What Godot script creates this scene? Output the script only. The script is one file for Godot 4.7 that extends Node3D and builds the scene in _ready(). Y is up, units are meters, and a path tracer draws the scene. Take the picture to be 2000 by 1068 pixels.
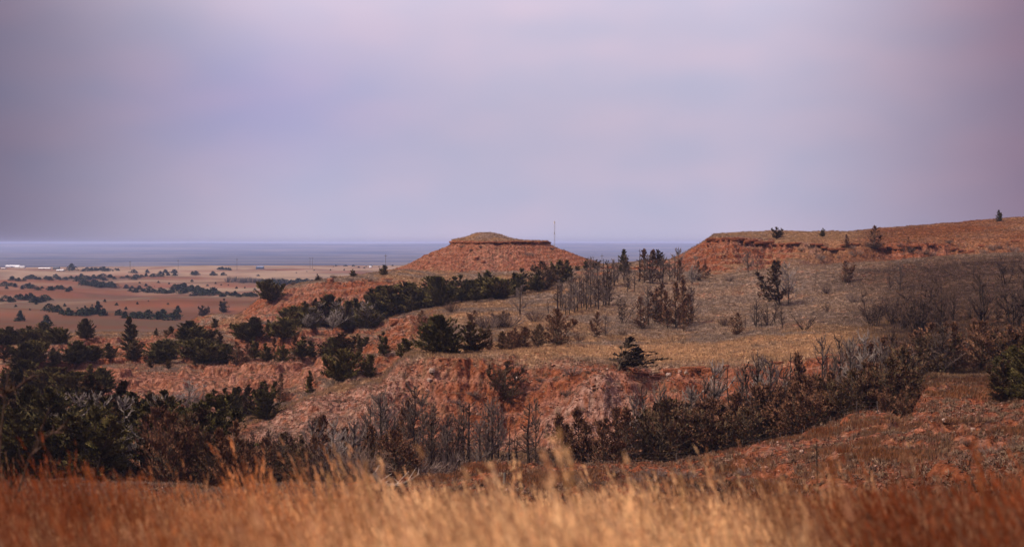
extends Node3D

# ---------------------------------------------------------------- survey of the place
# Terrain is surveyed as lines that run across the valley, nearest first. Each line is a row of
# (bearing, drop, distance) readings taken from the camera hill; heights between lines are interpolated.
const F := 3000.0          # bearing units per unit of distance
const EYE := 1.6           # camera height over the ground at its foot
const LEVEL := 475.0       # reading of eye level
var lines: Array = []
var table: Array = []      # interpolated cross-sections, one per 2 bearing units
const T0 := -500.0
const TSTEP := 2.0

var n_low := FastNoiseLite.new()
var n_gully := FastNoiseLite.new()
var n_mid := FastNoiseLite.new()
var n_fine := FastNoiseLite.new()
var n_field := FastNoiseLite.new()
var rng := RandomNumberGenerator.new()

# ---------------------------------------------------------------- mesh collecting
var V := PackedVector3Array()
var C := PackedColorArray()
var mats := {}
var protos := {}
var taken := {}
var rows := {}             # plants waiting for a label by their order in a row


func _ready() -> void:
	rng.seed = 4242
	setup_view()
	setup_noise()
	survey()
	make_materials()
	build_ground()
	build_ledges()
	make_plants()
	plant_landmarks()
	plant_thickets()
	plant_plain()
	build_fence()
	build_far_things()
	build_rocks()
	scatter_cover()
	foreground_grass()
	label_rows()


func setup_view() -> void:
	var cam := Camera3D.new()
	cam.name = "camera"
	cam.position = Vector3(0, EYE, 0)
	var near := 0.3
	var phys := CameraAttributesPhysical.new()
	phys.frustum_focal_length = 85.0
	phys.frustum_near = near
	phys.frustum_far = 60000.0
	phys.frustum_focus_distance = 230.0
	phys.exposure_aperture = 2.2
	cam.attributes = phys
	cam.projection = Camera3D.PROJECTION_FRUSTUM
	cam.near = near
	cam.far = 60000.0
	cam.size = near * 1068.0 / F
	cam.frustum_offset = Vector2(0, -(534.0 - LEVEL) / F * near)
	add_child(cam)
	cam.current = true

	var env := Environment.new()
	env.background_mode = Environment.BG_SKY
	var sky := Sky.new()
	var pan := PanoramaSkyMaterial.new()
	pan.panorama = sky_picture()
	sky.sky_material = pan
	env.sky = sky
	env.tonemap_mode = Environment.TONE_MAPPER_LINEAR
	env.tonemap_exposure = 2.0
	env.fog_enabled = true
	env.fog_density = 0.000055
	env.fog_light_color = Color(0.74, 0.80, 1.0)
	env.sdfgi_enabled = true
	env.ssao_enabled = true
	env.ssil_enabled = true
	var we := WorldEnvironment.new()
	we.name = "world_environment"
	we.environment = env
	add_child(we)

	var sun := DirectionalLight3D.new()
	sun.name = "sun"
	sun.light_color = Color(1.0, 0.93, 0.84)
	sun.light_energy = 1.15
	sun.light_angular_distance = 3.0
	sun.shadow_enabled = true
	sun.rotation_degrees = Vector3(-50, -66, 0)
	add_child(sun)


func lin(r: float, g: float, b: float) -> Color:
	return Color(r / 255.0, g / 255.0, b / 255.0).srgb_to_linear()


# high thin overcast: bright ahead, frame-edge darkening painted in, violet to the left, mauve to the right
func sky_picture() -> ImageTexture:
	var w := 1024
	var h := 512
	var n := FastNoiseLite.new()
	n.seed = 7
	n.frequency = 1.0
	n.fractal_octaves = 4
	var data := PackedFloat32Array()
	data.resize(w * h * 3)
	var mid := lin(190, 183, 207)
	var top := lin(216, 203, 224)
	var left := lin(104, 95, 120)
	var right := lin(127, 102, 124)
	var blue := lin(152, 149, 203)
	var k := 0
	for j in h:
		var el := (0.5 - (j + 0.5) / h) * PI
		var up := clampf(el / 0.157, 0.0, 1.0)
		for i in w:
			var az := wrapf((i + 0.5) / w * TAU, -PI, PI)   # straight ahead is the picture's edge
			var c := mid.lerp(top, smoothstep(0.35, 1.3, el / 0.157))
			var d := Vector3(sin(az) * cos(el), sin(el) * 2.2, -cos(az) * cos(el))
			var m := n.get_noise_3d(d.x * 2.0, d.y * 2.4, d.z * 2.0)
			var m2 := n.get_noise_3d(d.x * 9.0, d.y * 13.0 + 7.0, d.z * 9.0)
			var away := sqrt(az * az * 1.0 + pow(maxf(0.0, el - 0.75), 2.0)) + m * 0.03
			var out := smoothstep(0.13, 0.38, away)
			var side := left.lerp(right, smoothstep(-0.25, 0.25, az))
			var bl := exp(-pow((az + 0.17) / 0.10, 2.0)) * exp(-pow((el - 0.09) / 0.045, 2.0)) * 0.5
			c = c.lerp(blue, bl)
			c = c.lerp(side, out * 0.93 * (1.0 - 0.8 * smoothstep(0.35, 1.1, el)))
			var s := (1.0 + 0.05 * m + 0.045 * m2) * (1.0 + 2.2 * maxf(0.0, sin(el) - 0.14)) / 2.0   # overcast is brighter overhead than low down
			data[k] = c.r * s * (1.0 + 0.10 * m2)
			data[k + 1] = c.g * s
			data[k + 2] = c.b * s * (1.0 - 0.04 * m2)
			k += 3
	var im := Image.create_from_data(w, h, false, Image.FORMAT_RGBF, data.to_byte_array())
	return ImageTexture.create_from_image(im)


func setup_noise() -> void:
	n_low.seed = 11
	n_low.frequency = 0.028
	n_low.fractal_octaves = 3
	n_gully.seed = 23
	n_gully.frequency = 0.16
	n_gully.fractal_octaves = 3
	n_mid.seed = 31
	n_mid.frequency = 0.09
	n_mid.fractal_octaves = 4
	n_fine.seed = 47
	n_fine.frequency = 0.55
	n_fine.fractal_octaves = 3
	n_field.seed = 59
	n_field.frequency = 0.0035
	n_field.fractal_octaves = 4


func line(p: Array) -> void:
	lines.append(PackedFloat32Array(p))


func survey() -> void:
	line([-500, 1570, 6, 2500, 1570, 6])
	line([0, 1056, 20, 450, 1072, 20, 750, 1092, 20, 950, 1096, 20, 1300, 1106, 20, 1700, 1102, 20, 2000, 1080, 20])
	line([0, 1110, 45, 700, 1112, 45, 1300, 1120, 45, 2000, 1110, 45])
	line([0, 992, 95, 800, 990, 95, 1000, 975, 95, 1300, 960, 98, 1500, 930, 105, 1700, 900, 105, 1850, 880, 105, 2000, 862, 105])
	# the fenced lip over the gully
	line([0, 945, 150, 700, 947, 150, 880, 938, 155, 930, 914, 160, 1000, 910, 162, 1060, 919, 162, 1200, 915, 163, 1300, 905, 163, 1400, 890, 163,
		1500, 868, 163, 1600, 836, 163, 1700, 806, 160, 1735, 803, 158, 1765, 826, 156, 1810, 787, 152, 1960, 783, 152, 2000, 778, 152, 2300, 760, 152])
	line([0, 925, 180, 480, 920, 180, 700, 925, 180, 1000, 929, 180, 1200, 930, 180, 1300, 918, 180, 1400, 905, 180,
		1500, 885, 180, 1600, 855, 180, 1700, 830, 180, 1760, 825, 180, 1815, 737, 178, 1960, 735, 178, 2300, 720, 178])
	# foot, waist and rim of the red bluff
	line([0, 860, 196, 480, 862, 200, 640, 858, 203, 800, 866, 205, 1000, 874, 205, 1150, 864, 201, 1300, 850, 205, 1450, 830, 205, 1600, 800, 206, 1700, 785, 206, 1815, 745, 200, 2000, 740, 200])
	line([0, 818, 226, 400, 822, 222, 480, 842, 211, 560, 824, 211, 640, 806, 212, 760, 784, 214, 800, 768, 217, 1000, 772, 217, 1100, 798, 211, 1180, 762, 211, 1250, 748, 216, 1350, 764, 217, 1500, 750, 218, 1700, 708, 218, 2000, 702, 218])
	line([0, 778, 255, 300, 786, 252, 430, 800, 240, 480, 830, 224, 560, 800, 224, 640, 768, 224, 700, 757, 224, 745, 750, 224, 775, 714, 223, 800, 698, 223, 900, 697, 223, 1000, 695, 224, 1100, 697, 225, 1180, 710, 221,
		1240, 721, 221, 1380, 715, 223, 1480, 707, 224, 1600, 699, 225, 1700, 668, 230, 2000, 650, 232])
	line([0, 782, 268, 300, 788, 266, 480, 792, 256, 560, 776, 252, 640, 748, 250, 700, 737, 250, 760, 722, 250, 800, 681, 250, 1000, 677, 250, 1100, 677, 250, 1200, 686, 250, 1300, 689, 250, 1460, 681, 250, 1600, 671, 250, 1700, 658, 250, 2000, 643, 250])
	line([0, 742, 290, 200, 748, 290, 350, 736, 290, 480, 736, 288, 560, 723, 286, 620, 718, 285, 680, 689, 285, 720, 666, 285, 760, 643, 285, 800, 634, 285, 850, 640, 285, 900, 645, 285, 1000, 645, 285, 1100, 650, 285, 1300, 655, 285, 1500, 645, 285, 1700, 622, 285, 1850, 600, 285, 2000, 585, 285])
	line([0, 712, 340, 200, 712, 340, 400, 700, 340, 560, 690, 340, 720, 690, 340, 760, 670, 340, 800, 640, 340, 850, 611, 340, 900, 603, 340, 1100, 602, 340, 1300, 605, 340, 1500, 592, 340, 1700, 572, 340, 1850, 550, 340, 2000, 535, 340])
	line([0, 672, 392, 200, 668, 392, 400, 655, 392, 560, 650, 392, 720, 645, 392, 800, 612, 392, 850, 600, 392, 900, 588, 392, 1000, 575, 392, 1100, 562, 392, 1200, 548, 392, 1400, 548, 392, 1500, 535, 392, 1600, 525, 392, 1700, 515, 392, 1850, 500, 392, 2000, 495, 392])
	# foot and rim of the spur and of the mesa
	line([0, 660, 422, 200, 658, 422, 370, 645, 422, 480, 632, 422, 560, 625, 422, 650, 615, 422, 750, 595, 422, 850, 580, 422, 1000, 565, 422, 1100, 548, 422, 1200, 530, 422, 1320, 526, 422, 1400, 529, 424, 1480, 517, 424, 1520, 510, 424, 1700, 508, 424, 1760, 528, 426, 1830, 528, 426, 1900, 515, 424, 2000, 500, 422])
	line([0, 653, 437, 340, 648, 437, 385, 627, 437, 430, 616, 437, 475, 613, 437, 500, 597, 437, 530, 583, 437, 560, 576, 437, 620, 566, 437, 680, 562, 437, 750, 556, 437, 850, 558, 437, 1000, 553, 437, 1100, 538, 437, 1170, 524, 437,
		1260, 514, 437, 1310, 511, 437, 1340, 501, 437, 1370, 488, 437, 1395, 477, 437, 1450, 479, 437, 1500, 478, 437, 1515, 484, 437, 1535, 482, 437, 1600, 479, 437, 1700, 480, 437, 1760, 490, 437, 1830, 491, 437, 1900, 483, 437, 2000, 477, 437])
	line([0, 652, 442, 340, 648, 442, 385, 622, 442, 430, 612, 442, 455, 618, 442, 475, 608, 442, 500, 588, 442, 530, 572, 442, 560, 563, 442, 620, 553, 442, 680, 547, 442, 750, 545, 442, 850, 552, 442, 1000, 550, 442, 1100, 535, 442, 1170, 522, 442,
		1260, 511, 442, 1310, 507, 442, 1340, 493, 442, 1370, 475, 442, 1395, 464, 440, 1450, 465, 438, 1500, 465, 440, 1515, 475, 442, 1535, 472, 438, 1600, 471, 438, 1700, 472, 440, 1760, 477, 438, 1830, 478, 438, 1900, 475, 440, 2000, 470, 440])
	line([0, 660, 475, 380, 655, 475, 450, 645, 475, 480, 640, 475, 500, 602, 475, 530, 573, 475, 560, 560, 475, 620, 547, 475, 680, 540, 475, 750, 533, 475, 790, 528, 475, 850, 535, 475, 1000, 535, 475, 1100, 527, 475, 1170, 519, 475, 1220, 514, 475, 1310, 512, 475, 1340, 498, 475,
		1395, 460, 475, 1450, 459, 475, 1515, 465, 475, 1600, 464, 475, 1700, 458, 475, 1850, 452, 475, 2000, 445, 475])
	line([0, 690, 525, 480, 690, 525, 560, 640, 525, 620, 610, 525, 680, 590, 525, 750, 560, 525, 790, 532, 525, 850, 530, 525, 1100, 530, 525, 1170, 522, 525, 1220, 530, 525, 1310, 530, 525, 1350, 500, 525, 1395, 458, 525, 1500, 452, 525, 1650, 453, 525, 1730, 446, 525, 1850, 437, 525, 1950, 428, 525, 2000, 425, 525, 2400, 400, 525])
	line([0, 668, 620, 1100, 666, 620, 1200, 660, 620, 1340, 640, 620, 1400, 490, 620, 2000, 450, 620])
	line([0, 628, 760, 1300, 622, 760, 1500, 600, 760, 2000, 560, 760])
	line([0, 604, 830, 150, 597, 830, 300, 602, 830, 420, 614, 830, 600, 618, 830, 1000, 610, 830, 2000, 590, 830])
	line([0, 613, 905, 500, 611, 905, 1000, 606, 905, 2000, 584, 905])
	line([0, 592, 1000, 1000, 588, 1000, 2000, 580, 1000])
	line([0, 571, 1250, 250, 564, 1250, 450, 567, 1250, 700, 569, 1250, 2000, 568, 1250])
	line([0, 562, 1400, 2000, 560, 1400])
	line([0, 540, 2000, 2000, 539, 2000])
	line([0, 523, 2750, 500, 519, 2750, 2000, 517, 2750])
	line([0, 537, 4000, 2000, 537, 4000])
	line([0, 505, 8000, 2000, 505, 8000])
	line([0, 490, 13000, 2000, 489, 13000])
	line([0, 475.6, 20000, 2000, 475.6, 20000])
	rib(1250, 219, 1085, 202, 2.4, 2.8)
	rib(800, 222, 690, 206, 1.8, 2.6)
	rib(890, 222, 850, 206, 1.4, 2.0)
	rib(1340, 221, 1290, 206, 1.5, 2.2)
	rib(1480, 222, 1415, 207, 1.7, 2.4)
	rib(1600, 224, 1545, 208, 1.4, 2.2)
	rib(640, 222, 610, 206, 0.9, 2.0)
	rib(1060, 236, 1010, 212, -1.6, 3.5)
	rib(1290, 226, 1270, 212, -1.4, 2.0)
	rib(1513, 446, 1495, 416, -3.2, 3.6)
	rib(1640, 446, 1615, 416, -2.6, 5.0)
	rib(1560, 440, 1540, 414, 1.6, 4.0)
	rib(1730, 446, 1720, 414, -2.4, 4.5)
	rib(1800, 441, 1785, 416, 1.6, 5.0)
	rib(1890, 446, 1880, 414, -2.6, 5.0)
	rib(1440, 440, 1425, 418, 1.4, 3.0)
	rib(560, 420, 400, 330, 2.6, 6.0)
	rib(650, 400, 500, 318, 2.4, 5.0)
	rib(430, 425, 250, 345, 2.4, 6.0)
	rib(640, 345, 440, 262, 2.2, 5.0)
	rib(700, 300, 560, 246, 2.4, 3.5)
	rib(480, 300, 300, 258, 1.8, 4.5)
	rib(300, 320, 120, 262, 2.0, 5.0)
	rib(180, 400, 40, 330, 2.2, 6.0)
	rib(870, 300, 655, 240, 3.2, 4.2)
	rib(790, 262, 700, 236, 1.6, 2.6)
	for i in 1501:
		table.append(section(T0 + i * TSTEP))


# distances, heights and slopes along one bearing
func section(px: float) -> Array:
	var n := lines.size() + 1
	var D := PackedFloat32Array()
	var H := PackedFloat32Array()
	var M := PackedFloat32Array()
	D.resize(n)
	H.resize(n)
	M.resize(n)
	D[0] = 0.0
	H[0] = 0.0
	for i in lines.size():
		var l: PackedFloat32Array = lines[i]
		var last := l.size() - 3
		var y := 0.0
		var d := 0.0
		if px <= l[0]:
			y = l[1]
			d = l[2]
		elif px >= l[last]:
			y = l[last + 1]
			d = l[last + 2]
		else:
			var k := 3
			while l[k] < px:
				k += 3
			var t := (px - l[k - 3]) / (l[k] - l[k - 3])
			y = lerpf(l[k - 2], l[k + 1], t)
			d = lerpf(l[k - 1], l[k + 2], t)
		D[i + 1] = d
		H[i + 1] = EYE - (y - LEVEL) / F * d
	for i in range(1, n - 1):
		var a := (H[i] - H[i - 1]) / (D[i] - D[i - 1])
		var b := (H[i + 1] - H[i]) / (D[i + 1] - D[i])
		M[i] = 0.0 if a * b <= 0.0 else 2.0 * a * b / (a + b)
	M[0] = (H[1] - H[0]) / (D[1] - D[0])
	M[n - 1] = 0.0
	return [D, H, M]


func along(s: Array, d: float) -> float:
	var D: PackedFloat32Array = s[0]
	var H: PackedFloat32Array = s[1]
	var M: PackedFloat32Array = s[2]
	var n := D.size()
	if d <= 0.0:
		return H[0]
	if d >= D[n - 1]:
		return H[n - 1]
	var k := D.bsearch(d)
	if k < 1:
		k = 1
	var w := D[k] - D[k - 1]
	var t := (d - D[k - 1]) / w
	var t2 := t * t
	var t3 := t2 * t
	return H[k - 1] * (2.0 * t3 - 3.0 * t2 + 1.0) + H[k] * (3.0 * t2 - 2.0 * t3) + w * (M[k - 1] * (t3 - 2.0 * t2 + t) + M[k] * (t3 - t2))


# ledges of harder beds: level treads and short steep risers
func stepped(h: float, rise: float) -> float:
	var k := floorf(h / rise)
	return (k + smoothstep(0.62, 0.98, h / rise - k)) * rise


const BUTTE := Vector2(-4.3, 521.0)


func warp(x: float, d: float) -> float:
	var fade := smoothstep(70.0, 130.0, d) * (1.0 - smoothstep(520.0, 620.0, d))
	if fade <= 0.0:
		return 0.0
	var g := absf(n_gully.get_noise_2d(x, d * 0.3))
	return fade * (4.0 * n_low.get_noise_2d(x, d) + 2.6 * (g - 0.2) + 1.2 * n_mid.get_noise_2d(x * 3.0, d * 1.5))


func height_in(s: Array, x: float, d: float) -> float:
	var h := along(s, d + warp(x, d))
	if d > 40.0 and d < 640.0:
		var a := smoothstep(40.0, 100.0, d) * (1.0 - smoothstep(560.0, 640.0, d))
		var nm := n_mid.get_noise_2d(x, d)
		h += a * (0.55 * nm + 0.16 * n_fine.get_noise_2d(x, d))
		if d > 197.0 and d < 452.0:
			h += rib_height(x, d)
		var px := 1000.0 + F * x / d
		if px < 820.0 and d > 225.0 and d < 440.0:
			var wash := (1.0 - smoothstep(690.0, 800.0, px)) * smoothstep(228.0, 250.0, d) * (1.0 - smoothstep(405.0, 436.0, d))
			h += wash * (3.4 * n_low.get_noise_2d(x * 1.25 + 70.0, d * 1.1) + 0.6 * nm)
			h = lerpf(h, stepped(h + 0.5 * nm, 1.7), wash * 0.85)
		elif px > 820.0 and d < 172.0:
			var near := smoothstep(820.0, 940.0, px) * smoothstep(58.0, 80.0, d) * (1.0 - smoothstep(158.0, 170.0, d))
			h += near * 0.9 * n_low.get_noise_2d(x * 2.0 + 20.0, d * 1.6)
			h = lerpf(h, stepped(h + 0.5 * nm, 1.1), near * 0.65)
		elif d > 196.0 and d < 226.0:
			h = lerpf(h, stepped(h + 0.7 * nm, 1.5), 0.45 * smoothstep(196.0, 202.0, d) * (1.0 - smoothstep(221.0, 226.0, d)))
		elif d > 414.0 and d < 446.0:
			h = lerpf(h, stepped(h + 0.9 * nm, 1.6), 0.45 * smoothstep(414.0, 420.0, d) * (1.0 - smoothstep(439.0, 446.0, d)))
	elif d >= 640.0:
		var a2 := smoothstep(640.0, 900.0, d) * (1.0 - smoothstep(2500.0, 2750.0, d))
		h += a2 * 11.0 * n_field.get_noise_2d(x * 0.6, d * 1.6)
		h += a2 * (1.0 - smoothstep(1100.0, 1500.0, d)) * 3.2 * n_low.get_noise_2d(x * 0.22, d * 0.5)
		if d > 6000.0:
			h += lerpf(9.0, 13.0, smoothstep(9000.0, 15000.0, d)) * n_field.get_noise_2d(x * 0.07, d * 0.12)
	var bx := x - BUTTE.x
	var bd := (d - BUTTE.y) * 0.95
	var r2 := bx * bx + bd * bd
	if r2 < 2500.0:
		h = maxf(h, butte_height(bx, bd, sqrt(r2), x, d))
	return h


func butte_height(bx: float, bd: float, r: float, x: float, d: float) -> float:
	var rim := 16.6 + 1.3 * n_mid.get_noise_2d(bx / r * 9.0 + 50.0, bd / r * 9.0) 
	var q := r - rim
	if q < 0.0:
		var kx := bx + 4.5
		return EYE + 0.72 + 3.1 * exp(-(kx * kx / 62.0 + bd * bd / 70.0)) + 0.25 * n_mid.get_noise_2d(x * 2.0, d * 2.0) + 0.18 * n_fine.get_noise_2d(x, d)
	if bx > 0.0:
		q *= 1.0 - 0.26 * clampf(bx / r, 0.0, 1.0)
	else:
		q *= 1.0 - 0.12 * clampf(-bx / r, 0.0, 1.0)
	q *= 0.9
	var ang := atan2(bd, bx)
	var g := absf(n_gully.get_noise_2d(ang * 14.0 * 1.6, q * 0.35))
	q += (2.8 * (g - 0.18) + 2.2 * n_low.get_noise_2d(ang * 26.0, q * 0.6)) * smoothstep(0.5, 5.0, q)
	var hh := 0.0
	if q < 0.7:
		hh = lerpf(-0.15, -1.6, q / 0.7)
	elif q < 15.0:
		var t := (q - 0.7) / 14.3
		hh = -1.6 - 8.0 * t * (1.18 - 0.18 * t)
	else:
		hh = -9.6 - (q - 15.0) * 0.21
	return EYE + 0.87 + hh + 0.28 * n_mid.get_noise_2d(x * 1.6, d * 1.6) + 0.2 * n_fine.get_noise_2d(x, d)


# noses and ribs that run down the bluff and the wash: from, to (bearing, distance), height, half width
var ribs: Array = []


func rib(px0: float, d0: float, px1: float, d1: float, high: float, wide: float) -> void:
	var a := Vector2((px0 - 1000.0) / F * d0, d0)
	var b := Vector2((px1 - 1000.0) / F * d1, d1)
	ribs.append([a, b - a, (b - a).length_squared(), high, wide, minf(d0, d1) - wide * 2.5, maxf(d0, d1) + wide * 2.5])


func rib_height(x: float, d: float) -> float:
	var sum := 0.0
	for r in ribs:
		if d < r[5] or d > r[6]:
			continue
		var p: Vector2 = Vector2(x, d) - r[0]
		var t: float = clampf(p.dot(r[1]) / r[2], 0.0, 1.0)
		var q: float = (p - r[1] * t).length() / r[4]
		if q < 2.5:
			q += 0.5 * n_mid.get_noise_2d(x * 2.0, d * 2.0)
			sum += r[3] * exp(-q * absf(q)) * smoothstep(0.0, 0.45, t) * (1.0 - 0.4 * t)
	return sum


func section_at(px: float) -> Array:
	return table[clampi(roundi((px - T0) / TSTEP), 0, 1500)]


func ground(x: float, d: float) -> float:
	return height_in(section_at(1000.0 + F * x / maxf(d, 2.0)), x, d)


# the point of the ground first met along a sight line, looked for from a distance on
func sight(px: float, py: float, from: float) -> Vector3:
	var s := section_at(px)
	var d := from
	while d < 9000.0:
		var x := (px - 1000.0) / F * d
		var h := height_in(s, x, d)
		if h >= EYE - (py - LEVEL) / F * d:
			return Vector3(x, h, -d)
		d += maxf(0.6, d * 0.0035)
	return Vector3((px - 1000.0) / F * d, -40, -d)


# ---------------------------------------------------------------- materials
func make_materials() -> void:
	var grain := NoiseTexture2D.new()
	grain.width = 512
	grain.height = 512
	grain.seamless = true
	var gn := FastNoiseLite.new()
	gn.seed = 3
	gn.frequency = 0.03
	gn.fractal_octaves = 6
	gn.fractal_gain = 0.62
	grain.noise = gn
	var ramp := Gradient.new()
	ramp.set_color(0, Color(0.50, 0.44, 0.42))
	ramp.set_color(1, Color(1, 1, 1))
	ramp.set_offset(0, 0.22)
	ramp.set_offset(1, 0.72)
	grain.color_ramp = ramp
	var bump := NoiseTexture2D.new()
	bump.width = 512
	bump.height = 512
	bump.seamless = true
	var bn := FastNoiseLite.new()
	bn.seed = 9
	bn.frequency = 0.035
	bn.fractal_octaves = 5
	bn.fractal_gain = 0.6
	bump.noise = bn
	var soil := StandardMaterial3D.new()
	soil.vertex_color_use_as_albedo = true
	soil.roughness = 1.0
	soil.metallic_specular = 0.1
	soil.albedo_texture = grain
	soil.uv1_triplanar = true
	soil.uv1_world_triplanar = true
	soil.uv1_scale = Vector3(0.07, 0.07, 0.07)
	soil.heightmap_enabled = true
	soil.heightmap_texture = bump
	soil.heightmap_scale = 55.0
	mats.soil = soil
	var plain := StandardMaterial3D.new()
	plain.vertex_color_use_as_albedo = true
	plain.roughness = 1.0
	plain.metallic_specular = 0.0
	mats.plain = plain
	var leaf := StandardMaterial3D.new()
	leaf.vertex_color_use_as_albedo = true
	leaf.roughness = 0.9
	leaf.metallic_specular = 0.15
	mats.leaf = leaf
	var bark := StandardMaterial3D.new()
	bark.vertex_color_use_as_albedo = true
	bark.roughness = 0.95
	bark.metallic_specular = 0.15
	mats.bark = bark
	var grass := StandardMaterial3D.new()
	grass.vertex_color_use_as_albedo = true
	grass.roughness = 0.8
	grass.metallic_specular = 0.2
	grass.backlight_enabled = true
	grass.backlight = Color(0.8, 0.8, 0.8)
	mats.grass = grass
	var rock := StandardMaterial3D.new()
	rock.vertex_color_use_as_albedo = true
	rock.roughness = 0.95
	rock.metallic_specular = 0.15
	rock.albedo_texture = grain
	rock.uv1_triplanar = true
	rock.uv1_world_triplanar = true
	rock.uv1_scale = Vector3(0.3, 0.3, 0.3)
	rock.heightmap_enabled = true
	rock.heightmap_texture = bump
	rock.heightmap_scale = 12.0
	mats.rock = rock
	mats.steel = flat(Color(0.05, 0.035, 0.03), 0.7)
	mats.wire = flat(Color(0.12, 0.11, 0.10), 0.5, 0.6)
	mats.white = flat(Color(0.6, 0.59, 0.58), 0.7)
	mats.cream = flat(Color(0.42, 0.39, 0.37), 0.8)
	mats.mast = flat(Color(0.30, 0.28, 0.30), 0.6)
	mats.blue = flat(Color(0.06, 0.09, 0.16), 0.6)
	mats.dark = flat(Color(0.06, 0.06, 0.06), 0.8)
	mats.red = flat(Color(0.42, 0.12, 0.09), 0.6)
	mats.pole = flat(Color(0.09, 0.075, 0.06), 0.9)


func flat(c: Color, rough: float, metal := 0.0) -> StandardMaterial3D:
	var m := StandardMaterial3D.new()
	m.albedo_color = c.linear_to_srgb()
	m.roughness = rough
	m.metallic = metal
	return m


# ---------------------------------------------------------------- naming
func numbered(called: String) -> String:
	var k: int = taken.get(called, 0)
	taken[called] = k + 1
	return called if k == 0 else "%s_%03d" % [called, k]


func tag(o: Node, label: String, category := "", group := "", kind := "") -> void:
	if label:
		o.set_meta("label", label)
	if category:
		o.set_meta("category", category)
	if group:
		o.set_meta("group", group)
	if kind:
		o.set_meta("kind", kind)


func begin() -> void:
	V = PackedVector3Array()
	C = PackedColorArray()


func done(mat: Material) -> ArrayMesh:
	var a := []
	a.resize(Mesh.ARRAY_MAX)
	a[Mesh.ARRAY_VERTEX] = V
	a[Mesh.ARRAY_COLOR] = C
	var m := ArrayMesh.new()
	m.add_surface_from_arrays(Mesh.PRIMITIVE_TRIANGLES, a)
	m.surface_set_material(0, mat)
	return m


func part(called: String, m: Mesh, parent: Node) -> MeshInstance3D:
	var o := MeshInstance3D.new()
	o.name = called
	o.mesh = m
	parent.add_child(o, true)
	return o


func tri(a: Vector3, b: Vector3, c: Vector3, col: Color) -> void:
	V.append(a)
	V.append(b)
	V.append(c)
	C.append(col)
	C.append(col)
	C.append(col)


func quad(a: Vector3, b: Vector3, c: Vector3, d: Vector3, col: Color) -> void:
	tri(a, b, c, col)
	tri(a, c, d, col)


# a tapered stick
func bar(a: Vector3, b: Vector3, ra: float, rb: float, sides: int, col: Color) -> void:
	var ax := (b - a).normalized()
	var u := ax.cross(Vector3.UP if absf(ax.y) < 0.9 else Vector3.RIGHT).normalized()
	var v := ax.cross(u)
	for i in sides:
		var t0 := TAU * i / sides
		var t1 := TAU * (i + 1) / sides
		var e0 := u * cos(t0) + v * sin(t0)
		var e1 := u * cos(t1) + v * sin(t1)
		if rb > 0.0:
			quad(a + e0 * ra, a + e1 * ra, b + e1 * rb, b + e0 * rb, col)
		else:
			tri(a + e0 * ra, a + e1 * ra, b, col)


func block(lo: Vector3, hi: Vector3, col: Color) -> void:
	var p := []
	for i in 8:
		p.append(Vector3(hi.x if i & 1 else lo.x, hi.y if i & 2 else lo.y, hi.z if i & 4 else lo.z))
	quad(p[0], p[1], p[3], p[2], col)
	quad(p[5], p[4], p[6], p[7], col)
	quad(p[4], p[0], p[2], p[6], col)
	quad(p[1], p[5], p[7], p[3], col)
	quad(p[2], p[3], p[7], p[6], col)
	quad(p[4], p[5], p[1], p[0], col)


func rf(a: float, b: float) -> float:
	return rng.randf_range(a, b)


func dir3() -> Vector3:
	return Vector3(rf(-1, 1), rf(-1, 1), rf(-1, 1))


# ---------------------------------------------------------------- ground
const SOIL := Color(0.200, 0.068, 0.034)
const SOIL_PALE := Color(0.30, 0.145, 0.098)
const GRAVEL := Color(0.33, 0.215, 0.175)
const TAN := Color(0.29, 0.176, 0.096)
const GOLD := Color(0.44, 0.262, 0.138)
const GREY := Color(0.225, 0.162, 0.122)
const RUST := Color(0.195, 0.072, 0.029)
const CHAR := Color(0.05, 0.026, 0.018)


func patch(v: float, a: float, b: float, soft: float) -> float:
	return smoothstep(a - soft, a + soft, v) * (1.0 - smoothstep(b - soft, b + soft, v))


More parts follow.
